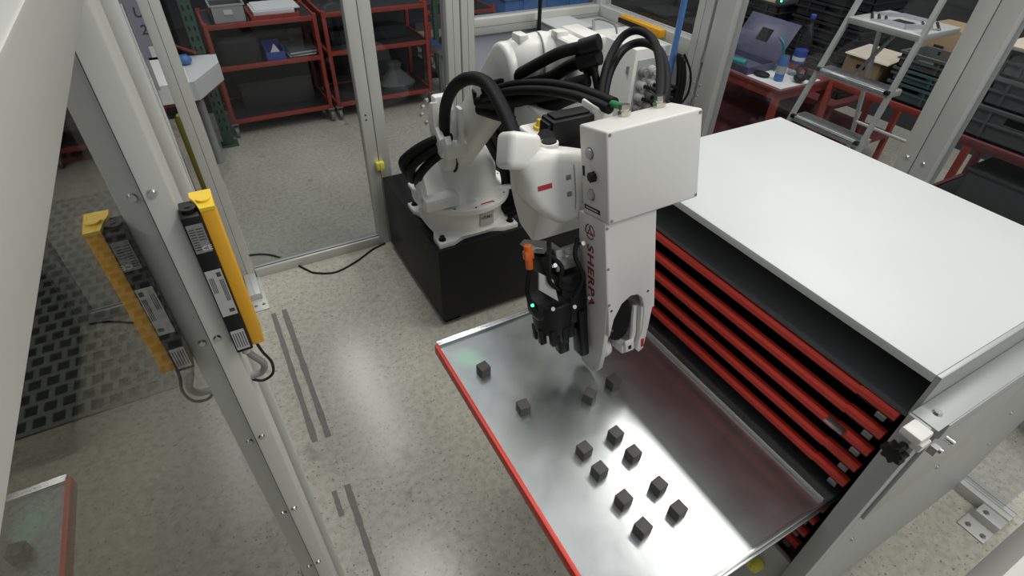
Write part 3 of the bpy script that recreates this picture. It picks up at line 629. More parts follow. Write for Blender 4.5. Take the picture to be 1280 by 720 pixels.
# emblem: ring with a three-armed figure
lg = MB(TM); cy, cz = 0.086, -0.275; R_ = 0.0205
for k in range(3):
    a0 = math.radians(90 + 120 * k + 12); pts_ = [(-0.0004, cy + R_ * math.cos(a0 + t * math.radians(19)), cz + R_ * math.sin(a0 + t * math.radians(19))) for t in range(6)]
    lg.tube(pts_, 0.0017, 6, 3)
lgo = obj('emblem', lg, 'label_dark', column, 'round dark and red emblem')
l2 = MB(TM)
for k in range(3):
    a0 = math.radians(90 + 120 * k)
    l2.tube([(-0.0004, cy + 0.018 * math.cos(a0), cz + 0.018 * math.sin(a0)), (-0.0004, cy + 0.006 * math.cos(a0 + 0.5), cz + 0.006 * math.sin(a0 + .5)), (-0.0004, cy + 0.007 * math.cos(a0 + 1.6), cz + 0.007 * math.sin(a0 + 1.6)), (-0.0004, cy + 0.015 * math.cos(a0 + 2.0), cz + 0.015 * math.sin(a0 + 2.0))], 0.0016, 6, 4)
obj('emblem_figure', l2, 'red_print', lgo)
# black gripper beside the column
gr = MB(TM)
gr.box((-0.12, 0.15, -0.40), (-0.005, 0.22, -0.34), 0.006).box((-0.165, 0.11, -0.52), (-0.04, 0.19, -0.45), 0.02).box((-0.085, 0.11, -0.56), (-0.002, 0.18, -0.40), 0.01)
gr.cyl((-0.10, 0.15, -0.47), (-0.10, 0.15, -0.57), 0.062, 0.055, 28, 0.008)
for k in range(9):
    a = 2 * math.pi * k / 9; gr.box((-0.10 + 0.05 * math.cos(a) - 0.01, 0.15 + 0.05 * math.sin(a) - 0.01, -0.60), (-0.10 + 0.05 * math.cos(a) + 0.01, 0.15 + 0.05 * math.sin(a) + 0.01, -0.55), 0.003)
gr.box((-0.095, 0.13, -0.665), (-0.06, 0.165, -0.56), 0.006).box((-0.04, 0.10, -0.68), (-0.01, 0.15, -0.52), 0.008)
grip = obj('gripper', gr, 'black', tool, 'black gripper assembly')
obj('valve_block', MB(TM).box((-0.085, 0.125, -0.385), (-0.012, 0.138, -0.32), 0.002).box((-0.085, 0.12, -0.355), (-0.012, 0.126, -0.345)), 'steel', grip)
obj('bracket_plate', MB(TM).prism([(-0.16, -0.40), (-0.155, -0.35), (-0.115, -0.385), (-0.105, -0.455)], 1, 0.095, 0.102, 0.001), 'label', grip)
obj('mount_plate', MB(TM).prism([(-0.145, -0.315), (-0.13, -0.305), (-0.05, -0.335), (-0.06, -0.35)], 1, 0.15, 0.22, 0.001), 'steel', grip)
obj('push_fitting', MB(TM).cyl((-0.155, 0.15, -0.36), (-0.155, 0.15, -0.29), 0.010, 0.011, 14, 0.002).box((-0.168, 0.14, -0.33), (-0.142, 0.16, -0.305), 0.003), 'orange', grip, 'orange fitting')
hoses_ = [[(-0.155, 0.15, -0.36), (-0.175, 0.14, -0.42), (-0.165, 0.12, -0.48), (-0.12, 0.11, -0.50)], [(-0.09, 0.15, -0.30), (-0.12, 0.10, -0.33), (-0.13, 0.09, -0.38), (-0.10, 0.10, -0.42)], [(-0.03, 0.10, -0.29), (-0.05, 0.085, -0.33), (-0.03, 0.085, -0.40), (-0.06, 0.09, -0.46)], [(-0.12, 0.12, -0.31), (-0.09, 0.09, -0.35), (-0.10, 0.09, -0.40), (-0.05, 0.10, -0.44)]]
for hpath in hoses_:
    t_ = MB(TM).tube(hpath, 0.0065, 8, 6); obj('air_hose', t_, 'rubber', grip)
for p in ((-0.11, 0.10, -0.345), (-0.03, 0.085, -0.30), (-0.13, 0.095, -0.47), (-0.065, 0.09, -0.485), (-0.02, 0.085, -0.47)):
    obj('fitting', MB(TM).cyl(p, (p[0], p[1] - 0.012, p[2] + 0.006), 0.006, None, 10), 'chrome', grip)
obj('finger_tip', MB(TM).box((-0.09, 0.125, -0.60), (-0.066, 0.13, -0.575), 0.002), 'chrome', grip)
obj('indicator_led', MB(TM).cyl((-0.17, 0.12, -0.455), (-0.176, 0.12, -0.455), 0.004, None, 10), 'led', grip, 'green indicator lamp')
sl = bpy.data.lights.new('indicator_beam', 'SPOT'); sl.energy = 14.0; sl.color = (0.05, 1.0, 0.35); sl.spot_size = math.radians(16); sl.spot_blend = 1.0; sl.shadow_soft_size = 0.004
slo = bpy.data.objects.new('indicator_beam', sl); C.objects.link(slo)
p0 = TM @ Vector((-0.182, 0.115, -0.455)); slo.location = p0
slo.rotation_euler = (Vector((0.49, 1.10, TZ)) - p0).to_track_quat('-Z', 'Y').to_euler()

# ------------------------------------------------------------------ pedestal and machine boxes
ped = thing('robot_pedestal', 'matt black steel box pedestal under the robot', 'pedestal', (1.08, 2.65, 0))
pb = obj('pedestal_box', MB().box((0.828, 2.2, 0.045), (1.80, 3.1, 0.545), 0.004), 'black', ped)
obj('pedestal_foot', MB().box((0.85, 2.23, 0.0), (0.95, 2.33, 0.045), 0.004), 'black', ped)
obj('pedestal_foot', MB().box((0.85, 2.98, 0.0), (0.95, 3.08, 0.045), 0.004), 'black', ped)
obj('pedestal_foot', MB().box((1.68, 2.23, 0.0), (1.78, 2.33, 0.045), 0.004), 'black', ped)
obj('pedestal_foot', MB().box((1.68, 2.98, 0.0), (1.78, 3.08, 0.045), 0.004), 'black', ped)

cb = thing('connector_cabinet', 'tall cream control cabinet with rows of round connectors behind the robot arm', 'control cabinet', (2.17, 2.5, 0))
cbb = obj('cabinet_body', MB().box((2.05, 2.3, 0.0), (2.30, 2.70, 1.385), 0.006), 'robot', cb)
obj('connector_panel', MB().box((2.075, 2.293, 0.85), (2.285, 2.301, 1.33), 0.002), 'grey_sheet', cb)
for r in range(6):
    for c in range(3):
        x = 2.105 + c * 0.065; z = 1.27 - r * 0.068
        k = obj('connector', MB().cyl((x, 2.294, z), (x, 2.262, z), 0.026, 0.024, 16).cyl((x, 2.262, z), (x, 2.250, z), 0.018, None, 12), 'label' if (r + c) % 3 else 'grey_cable', cb)
        if r > 0: obj('plug_cable', MB().tube([(x, 2.25, z), (x + 0.012, 2.20, z), (x + 0.05, 2.19, z - 0.02), (2.30, 2.2 + 0.02 * c, z - 0.06)], 0.010, 8, 5), 'rubber', k)
for i in range(3):
    obj('cable_bundle', MB().tube([(2.27 + i * 0.022, 2.21, 1.36 - 0.02 * i), (2.29 + i * 0.022, 2.19, 1.2), (2.28 + i * 0.022, 2.19, 1.0), (2.27 + i * 0.02, 2.2, 0.7)], 0.012, 8, 6), 'rubber', cb)
obj('cable_loop', MB().tube([(2.30, 2.2, 1.36), (2.37, 2.19, 1.25), (2.38, 2.19, 1.13), (2.31, 2.2, 1.05)], 0.006, 8, 8), 'rubber', cb)
obj('cabinet_hinge', MB().cyl((2.045, 2.34, 1.25), (2.045, 2.34, 1.29), 0.008), 'grey_cable', cb)

g1 = thing('terminal_box', 'small flat grey terminal box at the rear rail behind the robot elbow', 'electrical box', (2.09, 3.03, 1.19))
obj('box_body', MB().box((1.97, 2.90, 1.0), (2.20, 3.165, 1.335), 0.004), 'grey_sheet', g1)
obj('box_lid', MB().box((1.965, 2.895, 1.335), (2.205, 3.166, 1.348), 0.003), 'grey_lid', g1)
g2 = thing('wiring_trunk', 'grey wiring trunk with pale lid along the right inner wall', 'electrical box', (2.33, 2.9, 0))
obj('trunk_body', MB().box((2.23, 2.72, 0.0), (2.44, 3.15, 1.31), 0.004), 'grey_sheet', g2)
obj('trunk_lid', MB().box((2.225, 2.715, 1.31), (2.445, 3.152, 1.322), 0.003), 'grey_lid', g2)
yd = thing('door_switch', 'yellow safety switch lying along the rear right rail', 'safety switch', (2.41, 2.7, 1.37))
obj('switch_body', MB().box((2.4, 2.52, 1.345), (2.4495, 2.90, 1.392), 0.006), 'yellow', yd)
obj('switch_face', MB().box((2.392, 2.64, 1.35), (2.4, 2.90, 1.378), 0.002), 'black', yd)
solo('blue_pole', MB().cyl((2.27, 2.25, 0.0), (2.27, 2.25, 2.13), 0.016, None, 16).cyl((2.27, 2.25, 0.0), (2.27, 2.25, 0.01), 0.03), 'blue_pole', 'slim bright blue upright pole beside the connector cabinet', 'pole')
solo('black_pole', MB().cyl((1.94, 3.10, 0.0), (1.94, 3.10, 2.13), 0.012, None, 12).cyl((1.94, 3.10, 0.0), (1.94, 3.10, 0.01), 0.025), 'black', 'thin black upright rod in front of the rear rail', 'pole')

# ------------------------------------------------------------------ yellow safety sensor on the near post
s = thing('safety_sensor', 'yellow and black safety sensor bar on the flank of the near post', 'safety sensor', (-0.043, 0.60, 1.73))
zb, zt = 1.732, 1.9325; F = 0.583
obj('sensor_body', MB().box((-0.0605, F, zb), (-0.0410, 0.62, zt), 0.0014), 'black', s)
obj('sensor_housing', MB().box((-0.0410, F + 0.003, zb + 0.002), (-0.0258, 0.625, zt + 0.002), 0.002), 'yellow', s, 'yellow housing')
obj('end_cap', MB().prism([(-0.0435, 0.603), (-0.0475, 0.615), (-0.0475, 0.626), (-0.0256, 0.626), (-0.0256, 0.5855), (-0.0405, 0.5855)], 2, zt + 0.002, zt + 0.006).cyl((-0.0345, 0.604, zt + 0.005), (-0.0345, 0.604, zt + 0.0085), 0.0072, None, 20), 'yellow_cap', s)
obj('adjust_disc', MB().cyl((-0.0510, 0.598, zt), (-0.0510, 0.598, zt + 0.0045), 0.0082, None, 20).cyl((-0.0510, 0.598, zt + 0.0045), (-0.0510, 0.598, zt + 0.0055), 0.0028, None, 6), 'black', s)
def marks_on(lab, z0, rows):
    for (xa, xb, za, zb_) in rows: obj('print_mark', MB().box((xa, F - 0.0009, z0 + za), (xb, F - 0.0005, z0 + zb_)), 'label_dark', lab)
l1 = obj('type_label', MB().box((-0.0588, F - 0.0006, zt - 0.045), (-0.0428, F + 0.0001, zt - 0.009), 0.0), 'label_grey', s)
marks_on(l1, zt - 0.045, [(-0.0578, -0.0520, 0.004 + 0.0032 * k, 0.0052 + 0.0032 * k) for k in range(9)] + [(-0.0508, -0.0440, 0.016 + 0.0034 * k, 0.0172 + 0.0034 * k) for k in range(5)])
l2_ = obj('type_label', MB().box((-0.0592, F - 0.0006, zt - 0.138), (-0.0424, F + 0.0001, zt - 0.070)), 'label', s)
marks_on(l2_, zt - 0.138, [(-0.0478 + 0.0016 * k, -0.0470 + 0.0016 * k, 0.022, 0.054) for k in range(3)] + [(-0.0575 + 0.0018 * k, -0.0567 + 0.0018 * k, 0.036, 0.058) for k in range(3)] + [(-0.0500, -0.0440, 0.005, 0.010), (-0.0485, -0.0440, 0.058, 0.064)])
l3 = obj('type_label', MB().box((-0.0588, F - 0.0006, zb + 0.005), (-0.0436, F + 0.0001, zb + 0.037)), 'label', s)
marks_on(l3, zb + 0.005, [(-0.0574 + 0.0028 * k, -0.0564 + 0.0028 * k, 0.004, 0.028) for k in range(5)])
# CE sign on the upper label
tm = text_mesh('CE', 0.0085, 0.0002); tm.transform(frame((-0.0518, F - 0.0008, zt - 0.0425), (1, 0, 0), (0, 0, 1)))
obj('ce_sign', MB().mesh(tm), 'white_print', l1)
obj('gland', MB().cyl((-0.0510, 0.598, zb), (-0.0510, 0.598, zb - 0.014), 0.0068, 0.006, 14), 'label', s)
obj('grey_conduit', MB().tube([(-0.0510, 0.598, zb - 0.012), (-0.0480, 0.605, 1.703), (-0.0385, 0.612, 1.674), (-0.0440, 0.617, 1.655), (-0.0600, 0.62, 1.650)], 0.0047, 10, 6), 'grey_cable', s)
obj('black_cable', MB().tube([(-0.0385, 0.605, zb), (-0.0345, 0.61, 1.698), (-0.0285, 0.615, 1.669), (-0.0325, 0.62, 1.642), (-0.0480, 0.621, 1.634), (-0.0620, 0.621, 1.645)], 0.002, 8, 6), 'black', s)

# ------------------------------------------------------------------ floor things
marks = [((-0.027, 2.777), (-0.027, 1.761), 0.016, 'left one of the long pair of dark residue strips on the floor'),
         ((0.036, 2.783), (0.036, 1.759), 0.016, 'right one of the long pair of dark residue strips on the floor'),
         ((-0.017, 1.469), (-0.017, 1.339), 0.012, 'short faint residue strip in the nearer floor pair'),
         ((0.042, 1.473), (0.035, 0.95), 0.014, 'long residue strip in the nearer floor pair'),
         ((-0.301, 1.465), (-0.290, 1.10), 0.014, 'dark residue strip on the floor left of the near post foot'),
         ((-0.336, 1.938), (-0.330, 1.741), 0.010, 'short residue strip on the floor just left of the near post')]
for a, b, w, lab in marks:
    d = Vector((b[0] - a[0], b[1] - a[1], 0)); n_ = Vector((-d.y, d.x, 0)).normalized()
    mb = MB(); N = 14; L_ = []; R2 = []
    for k in range(N + 1):
        c = Vector((a[0], a[1], 0)) + d * k / N; w1 = w * random.uniform(0.75, 1.1)
        L_.append((c.x + n_.x * w1, c.y + n_.y * w1)); R2.append((c.x - n_.x * w1, c.y - n_.y * w1))
    mb.prism(L_ + R2[::-1], 2, 0.0002, 0.0012)
    solo('residue_strip', mb, 'grime', lab, 'floor mark', 'tape residue strips on the floor')
solo('floor_cable', MB().tube([(-0.30, 3.50, 0.006), (-0.091, 3.447, 0.006), (-0.017, 3.43, 0.006), (0.054, 3.393, 0.006), (0.12, 3.32, 0.006), (0.201, 3.19, 0.006), (0.25, 3.10, 0.006), (0.291, 3.045, 0.006), (0.408, 2.995, 0.006), (0.556, 3.045, 0.006), (0.70, 3.13, 0.006), (0.80, 3.16, 0.006)], 0.006, 8, 6), 'black', 'thin black cable curling across the floor under the rear door rail', 'cable')

# perforated rubber mat outside, left
mm = MB(); bm = mm.bm
px, py, hx, hy = 0.080, 0.0925, 0.028, 0.033
rows = 26
for r in range(rows):
    y0 = 2.42 + r * py; off = 0.0 if r % 2 else 0.040
    x = -2.0 + off
    mm.box((-2.02, y0, 0.0), (-0.52, y0 + py - 2 * hy, 0.012))
    while x < -0.56:
        mm.box((x + hx, y0 + py - 2 * hy, 0.0), (x + px - hx, y0 + py, 0.012)); x += px
matt = thing('perforated_mat', 'green-grey rubber floor mat full of square holes seen through the left pane', 'floor mat', (-1.25, 3.6, 0))
obj('mat_grid', mm, 'mat_rubber', matt)
obj('mat_backing', MB().box((-2.02, 2.42, 0.0005), (-0.52, 2.42 + rows * py, 0.002)), 'hole_dark', matt)

# ------------------------------------------------------------------ trolleys
def trolley(name, label, x0, x1, y0, y1, levels, post_h, m='red_cart', shelf='dark_shelf', bar=0.035, group='red tube trolleys', facing=None, mats=None):
    t = thing(name, label, 'trolley', ((x0 + x1) / 2, (y0 + y1) / 2, 0), group)
    for x in (x0, x1 - bar):
        for y in (y0, y1 - bar):
            obj('post', MB().box((x, y, 0.13), (x + bar, y + bar, post_h), 0.003), m, t)
            cx, cy_ = x + bar / 2, y + bar / 2
            obj('caster', MB().cyl((cx - 0.015, cy_, 0.05), (cx + 0.015, cy_, 0.05), 0.05, None, 18, 0.006).box((cx - 0.022, cy_ - 0.012, 0.05), (cx - 0.017, cy_ + 0.012, 0.12)).box((cx + 0.017, cy_ - 0.012, 0.05), (cx + 0.022, cy_ + 0.012, 0.12)).box((cx - 0.03, cy_ - 0.03, 0.12), (cx + 0.03, cy_ + 0.03, 0.13)), 'grey_cable', t)
    for i, z in enumerate(levels):
        s = obj('shelf', MB().box((x0 + 0.005, y0 + 0.005, z - 0.006), (x1 - 0.005, y1 - 0.005, z), 0), (mats[i] if mats else shelf), t)
        for (a, b, c, d) in ((x0 + bar, y0, x1 - bar, y0 + bar * .6), (x0 + bar, y1 - bar * .6, x1 - bar, y1), (x0, y0 + bar, x0 + bar * .6, y1 - bar), (x1 - bar * .6, y0 + bar, x1, y1 - bar)):
            obj('shelf_rail', MB().box((a, b, z - 0.03), (c, d, z + 0.008), 0.002), m, s)
    return t
trolley('tube_trolley', 'red three-tier trolley behind the rear door, with a blue box on its middle shelf', 0.145, 1.06, 5.40, 5.98, (0.155, 0.62, 0.955), 0.98)
trolley('tube_trolley', 'red three-tier trolley right of the rear door post, nearly empty', 1.105, 2.105, 5.40, 5.98, (0.155, 0.635, 0.965), 0.99)

def crate(label, x0, y0, z0, sx, sy, sz, m='crate_black', group='plastic crates', name='plastic_crate', rot=0.0, ribs=4):
    t = thing(name, label, 'crate', (x0 + sx / 2, y0 + sy / 2, z0), group)
    w = 0.008; a = 0.012
    mb = MB().box((x0 + a, y0 + a, z0), (x0 + sx - a, y0 + sy - a, z0 + w))
    hh = sz * 0.62   # handle height
    for (lx, ly, hx, hy) in ((x0 + a, y0 + a, x0 + sx - a, y0 + a + w), (x0 + a, y0 + sy - a - w, x0 + sx - a, y0 + sy - a)):
        mb.box((lx, ly, z0), (hx, hy, z0 + sz))
    for (lx, hx) in ((x0 + a, x0 + a + w), (x0 + sx - a - w, x0 + sx - a)):
        yc = y0 + sy / 2; hw = min(0.055, sy * 0.2)
        mb.box((lx, y0 + a, z0), (hx, y0 + sy - a, z0 + hh)).box((lx, y0 + a, z0 + hh), (hx, yc - hw, z0 + sz)).box((lx, yc + hw, z0 + hh), (hx, y0 + sy - a, z0 + sz)).box((lx, yc - hw, z0 + sz * 0.85), (hx, yc + hw, z0 + sz))
    obj('crate_body', mb, m, t)
    rm = MB()
    for z, th in ((z0 + sz - 0.014, 0.014), (z0 + sz * 0.5, 0.008)):
        rm.box((x0, y0, z), (x0 + sx, y0 + a, z + th)).box((x0, y0 + sy - a, z), (x0 + sx, y0 + sy, z + th)).box((x0, y0 + a, z), (x0 + a, y0 + sy - a, z + th)).box((x0 + sx - a, y0 + a, z), (x0 + sx, y0 + sy - a, z + th))
    obj('crate_rim', rm, m, t)
    for y in (y0 + sy * .2, y0 + sy * .8): obj('crate_rib', MB().box((x0 + 0.002, y - 0.006, z0 + 0.01), (x0 + a, y + 0.006, z0 + sz - 0.014)), m, t)
    return t
# things on the left trolley
t = thing('sorting_bin', 'open grey bin with a white tag on the left red trolley top', 'bin', (0.38, 5.55, 0.957))
mb = MB()
x0, x1, y0, y1, z0, z1 = 0.24, 0.50, 5.44, 5.85, 0.957, 1.10
mb.box((x0, y0, z0), (x1, y1, z0 + 0.006)).box((x0, y0, z0), (x0 + .008, y1, z1)).box((x1 - .008, y0, z0), (x1, y1, z1)).box((x0, y0, z0), (x1, y0 + .008, z1)).box((x0, y1 - .008, z0), (x1, y1, z1 + 0.02))
obj('bin_body', mb, 'grey_sheet', t); obj('bin_rim', MB().box((x0 - .006, y0 - .006, z1 - .012), (x1 + .006, y0 + .002, z1)).box((x0 - .006, y0, z1 - .012), (x0 + .002, y1, z1)).box((x1 - .002, y0, z1 - .012), (x1 + .006, y1, z1)), 'label', t)
obj('bin_tag', MB().box((0.335, 5.432, 1.025), (0.40, 5.4395, 1.06)), 'paper', t)
obj('bin_lining', MB().box((x0 + .01, y0 + .01, z0 + .02), (x1 - .01, y1 - .01, z0 + 0.10)), 'dark_shelf', t)
solo('red_tray', MB().box((0.53, 5.43, 0.957), (0.93, 5.8, 0.972)).box((0.53, 5.43, 0.972), (0.93, 5.445, 0.995)).box((0.53, 5.445, 0.972), (0.545, 5.8, 0.995)).box((0.915, 5.445, 0.972), (0.93, 5.8, 0.995)), 'red_cart', 'shallow red tray under papers on the left trolley top', 'tray')
solo('paper_stack', MB().box((0.56, 5.46, 0.974), (0.90, 5.79, 1.02), 0.004).box((0.58, 5.47, 1.02), (0.95, 5.80, 1.028)), 'paper', 'pale stack of papers in the red tray on the left trolley', 'papers')
t = thing('blue_box', 'small open blue parts box on the middle shelf of the left trolley', 'box', (0.66, 5.53, 0.622))
obj('box_shell', MB().box((0.58, 5.44, 0.622), (0.74, 5.66, 0.63)).box((0.58, 5.44, 0.63), (0.74, 5.448, 0.69)).box((0.58, 5.448, 0.63), (0.588, 5.66, 0.72)).box((0.732, 5.448, 0.63), (0.74, 5.66, 0.72)).box((0.588, 5.652, 0.63), (0.732, 5.66, 0.74)), 'blue', t)
obj('box_tag', MB().prism([(0.62, 0.69), (0.70, 0.69), (0.66, 0.76)], 1, 5.445, 5.449), 'paper', t)
solo('black_bin', MB().loft([(0.622, 0.375, 5.66, 0.17, 0.20, 6), (0.80, 0.375, 5.66, 0.18, 0.21, 6), (0.84, 0.375, 5.66, 0.15, 0.17, 5)], 28), 'dark_shelf', 'black rounded case on the middle shelf of the left trolley', 'case')
t = thing('magazine_pile', 'pile of dark-covered papers on the middle shelf of the left trolley', 'papers', (0.90, 5.6, 0.622))
for k in range(4):
    a = random.uniform(-0.12, 0.12); M = Matrix.Translation((0.895, 5.64, 0.624 + k * 0.012)) @ Matrix.Rotation(a, 4, 'Z')
    obj('magazine', MB().box((-0.12, -0.17, 0), (0.12, 0.17, 0.011), M=M), 'paper' if k % 2 == 0 else 'black_matt', t)
solo('dark_carton', MB().box((0.30, 5.6, 0.157), (0.95, 5.92, 0.40), 0.01).box((0.28, 5.58, 0.40), (0.97, 5.94, 0.415)), 'wall_dark', 'dark flat carton on the bottom shelf of the left trolley', 'carton')
solo('grey_sack', MB().loft([(0.157, 1.80, 5.62, 0.17, 0.12), (0.20, 1.80, 5.62, 0.19, 0.13), (0.27, 1.80, 5.62, 0.12, 0.09), (0.34, 1.79, 5.62, 0.06, 0.05), (0.40, 1.79, 5.62, 0.075, 0.06), (0.44, 1.79, 5.62, 0.03, 0.03)], 20), 'wall', 'grey tied sack on the bottom shelf of the right trolley', 'sack')
solo('dark_carton', MB().box((1.2, 5.6, 0.637), (1.95, 5.94, 0.72), 0.01).box((1.2, 5.6, 0.72), (1.95, 5.62, 0.76)), 'dark_shelf', 'low black open tray on the middle shelf of the right trolley', 'tray')
# rack upright and desk at far left
t = thing('rack_upright', 'dark green perforated pallet rack upright beside the white desk', 'rack post', (0.10, 5.30, 0))
obj('upright', MB().box((0.02, 5.25, 0.012), (0.11, 5.33, 2.6), 0.004), 'green_post', t)
obj('foot_plate', MB().box((0.0, 5.22, 0.0), (0.14, 5.36, 0.012), 0.003), 'green_post', t)
for k in range(22):
    for x in (0.045, 0.085): obj('perforation', MB().box((x - 0.007, 5.2485, 0.15 + k * 0.075), (x + 0.007, 5.2502, 0.185 + k * 0.075)), 'black', t)
t = thing('white_desk', 'white tabletop on a red frame in front of the green rack upright', 'desk', (-0.15, 5.0, 0))
DK = [(-0.60, 4.60), (-0.04, 4.60), (0.17, 4.98), (0.175, 5.20), (-0.02, 5.24), (-0.60, 5.24)]
obj('desktop', MB().prism(DK, 2, 0.785, 0.80, 0.001), 'paper', t)
obj('apron', MB().prism([(-0.60, 4.598), (-0.039, 4.598), (0.172, 4.979), (0.16, 4.985), (-0.046, 4.61), (-0.60, 4.61)], 2, 0.665, 0.7845), 'paper', t)
obj('desk_frame', MB().box((-0.58, 4.66, 0.62), (-0.06, 4.70, 0.66)).prism([(-0.06, 4.66), (0.14, 5.0), (0.11, 5.02), (-0.09, 4.68)], 2, 0.625, 0.664).box((0.09, 5.0, 0.62), (0.13, 5.18, 0.66)), 'red_cart', t)
obj('leg', MB().cyl((-0.05, 4.95, 0.0), (-0.05, 4.95, 0.62), 0.03, None, 16), 'grey_sheet', t)
obj('leg', MB().cyl((-0.50, 4.95, 0.0), (-0.50, 4.95, 0.62), 0.03, None, 16), 'grey_sheet', t)
solo('blue_object', MB().ball((-0.06, 5.02, 0.835), 0.05, 14, (1.1, 0.9, 0.7)).box((-0.10, 5.05, 0.801), (-0.03, 5.13, 0.85), 0.01), 'blue_pole', 'small glossy blue device standing on the white desk', 'device')
solo('red_bar', MB().cyl((-0.16, 5.45, 0.86), (0.03, 5.20, 0.83), 0.012, None, 10).box((-0.19, 5.42, 0.801), (-0.13, 5.48, 0.87), 0.004), 'red_cart', 'slim red bar across the rear of the white desk', 'bar')
t = thing('note_board', 'lavender board with black handwriting seen past the near post', 'notice board', (-0.27, 4.3, 0.0))
obj('board', MB().box((-0.37, 4.50, 1.02), (-0.205, 4.506, 1.75)), 'lav_sheet', t)
obj('stand', MB().box((-0.30, 4.507, 0.801), (-0.26, 4.53, 1.6)), 'grey_sheet', t)
for i, s in enumerate(('1', '1:', 'U', '2')):
    tm = text_mesh(s, 0.085, 0.0006, 0.1, 0.001); tm.transform(frame((-0.262 + 0.006 * i, 4.4995, 1.48 - 0.105 * i), (1, 0, 0.0), (0, 0, 1))); obj('handwriting', MB().mesh(tm), 'label_dark', t)
obj('white_sticker', MB().box((-0.235, 4.4985, 1.02), (-0.205, 4.4995, 1.09)), 'paper', t)
solo('olive_can', MB().loft([(0.0, -0.16, 4.05, 0.055, 0.055, 2), (0.75, -0.16, 4.05, 0.06, 0.06, 2), (0.78, -0.16, 4.05, 0.045, 0.045, 2)], 24), 'olive', 'olive yellow drum on the floor behind the near post', 'drum')
# dark trolley with blue box and distant blue things
t = thing('dark_trolley', 'black folding cart carrying a blue sheet beside the right red trolley', 'cart', (2.6, 5.6, 0))
obj('cart_deck', MB().prism([(2.16, 0.52), (2.20, 0.56), (2.75, 0.16), (2.72, 0.12)], 1, 5.35, 5.85), 'black_matt', t)
obj('cart_leg', MB().box((2.18, 5.36, 0.0), (2.21, 5.39, 0.52)).box((2.18, 5.80, 0.0), (2.21, 5.83, 0.52)).box((2.68, 5.36, 0.0), (2.71, 5.39, 0.14)).box((2.68, 5.80, 0.0), (2.71, 5.83, 0.14)), 'black_matt', t)
obj('blue_sheet', MB().prism([(2.28, 0.505), (2.30, 0.53), (2.52, 0.37), (2.50, 0.345)], 1, 5.37, 5.83), 'blue', t)
trolley('tube_trolley', 'distant red trolley framed by the pane above the rear rail', 2.55, 3.45, 6.55, 7.1, (0.15, 0.56), 0.62, group='red tube trolleys')
t = thing('blue_container', 'large blue container far behind the rear rail', 'container', (4.1, 7.0, 0))
obj('container_body', MB().box((3.62, 6.6, 0.0), (4.9, 7.4, 0.62), 0.01), 'blue_pole', t)
obj('container_rim', MB().box((3.60, 6.58, 0.62), (4.92, 7.42, 0.66), 0.008), 'blue_pole', t)
for x in (3.9, 4.25, 4.6): obj('container_rib', MB().box((x - 0.02, 6.585, 0.02), (x + 0.02, 6.60, 0.62)), 'blue_pole', t)
t = thing('purple_crate', 'dim purple-blue crate on a red shelf seen left of the near post', 'crate', (-1.15, 5.5, 0.71))
obj('crate_shell', MB().box((-1.5, 5.25, 0.71), (-0.82, 5.7, 0.98), 0.01), 'blue', t)
obj('crate_lip', MB().box((-1.52, 5.23, 0.98), (-0.80, 5.72, 1.0), 0.004), 'blue', t)
t2 = trolley('tube_trolley', 'dark red shelf trolley left of the near post', -1.7, -0.76, 5.2, 5.8, (0.15, 0.5, 0.70), 0.71)

# ------------------------------------------------------------------ right side outside
wt = thing('work_table', 'red-framed work table with white sheet behind the right post', 'table', (3.6, 2.7, 0))
obj('tabletop', MB().box((3.27, 2.24, 0.975), (3.85, 3.35, 0.998), 0.003), 'dark_red', wt)
obj('white_sheet', MB().box((3.30, 2.26, 0.998), (3.70, 2.72, 1.001)), 'paper', wt)
for x in (3.28, 3.80):
    for y in (2.25, 3.30): obj('leg', MB().box((x, y, 0.0), (x + 0.04, y + 0.04, 0.975), 0.003), 'red_cart', wt)
obj('apron_rail', MB().box((3.28, 2.29, 0.93), (3.30, 3.30, 0.975)).box((3.32, 2.25, 0.93), (3.80, 2.27, 0.975)), 'red_cart', wt)
obj('lower_shelf', MB().box((3.28, 2.25, 0.50), (3.84, 3.34, 0.52)), 'dark_red', wt)
# clear lidded case
t = thing('tool_case', 'open smoky purple plastic case with raised lid on the work table', 'case', (3.45, 2.75, 1.001))
obj('case_base', MB().box((3.30, 2.55, 1.001), (3.58, 2.98, 1.008)).box((3.30, 2.55, 1.008), (3.58, 2.558, 1.05)).box((3.30, 2.972, 1.008), (3.58, 2.98, 1.05)).box((3.30, 2.558, 1.008), (3.308, 2.972, 1.05)).box((3.572, 2.558, 1.008), (3.58, 2.972, 1.05)), 'lid_purple', t)
lid = obj('case_lid', MB().box((0, 2.55, 0), (0.008, 2.98, 0.27), 0.003, M=Matrix.Translation((3.575, 0, 1.05)) @ Matrix.Rotation(math.radians(32), 4, 'Y')), 'lid_purple', t)
obj('lid_badge', MB().box((-0.002, 2.72, 0.10), (0.0, 2.82, 0.19), M=Matrix.Translation((3.575, 0, 1.05)) @ Matrix.Rotation(math.radians(32), 4, 'Y')), 'black', lid)
solo('teal_tool', MB().cyl((3.40, 2.66, 1.035), (3.36, 2.82, 1.035), 0.025, 0.022, 16, 0.005).box((3.37, 2.70, 1.008), (3.42, 2.80, 1.03), 0.006), 'teal', 'teal hand tool lying in the smoky plastic case', 'tool')
solo('teal_hook', MB().tube([(3.55, 2.53, 1.005), (3.55, 2.50, 1.10), (3.54, 2.51, 1.18), (3.53, 2.55, 1.22)], 0.009, 8, 6), 'teal', 'thin teal curved strap hanging by the purple lid', 'strap')
t = thing('white_reel', 'small white ring at the left end of the work table', 'reel', (3.33, 2.95, 1.05))
obj('reel_ring', MB().cyl((3.36, 3.06, 0.999), (3.36, 3.06, 1.03), 0.06, None, 24, 0.004), 'label', t)
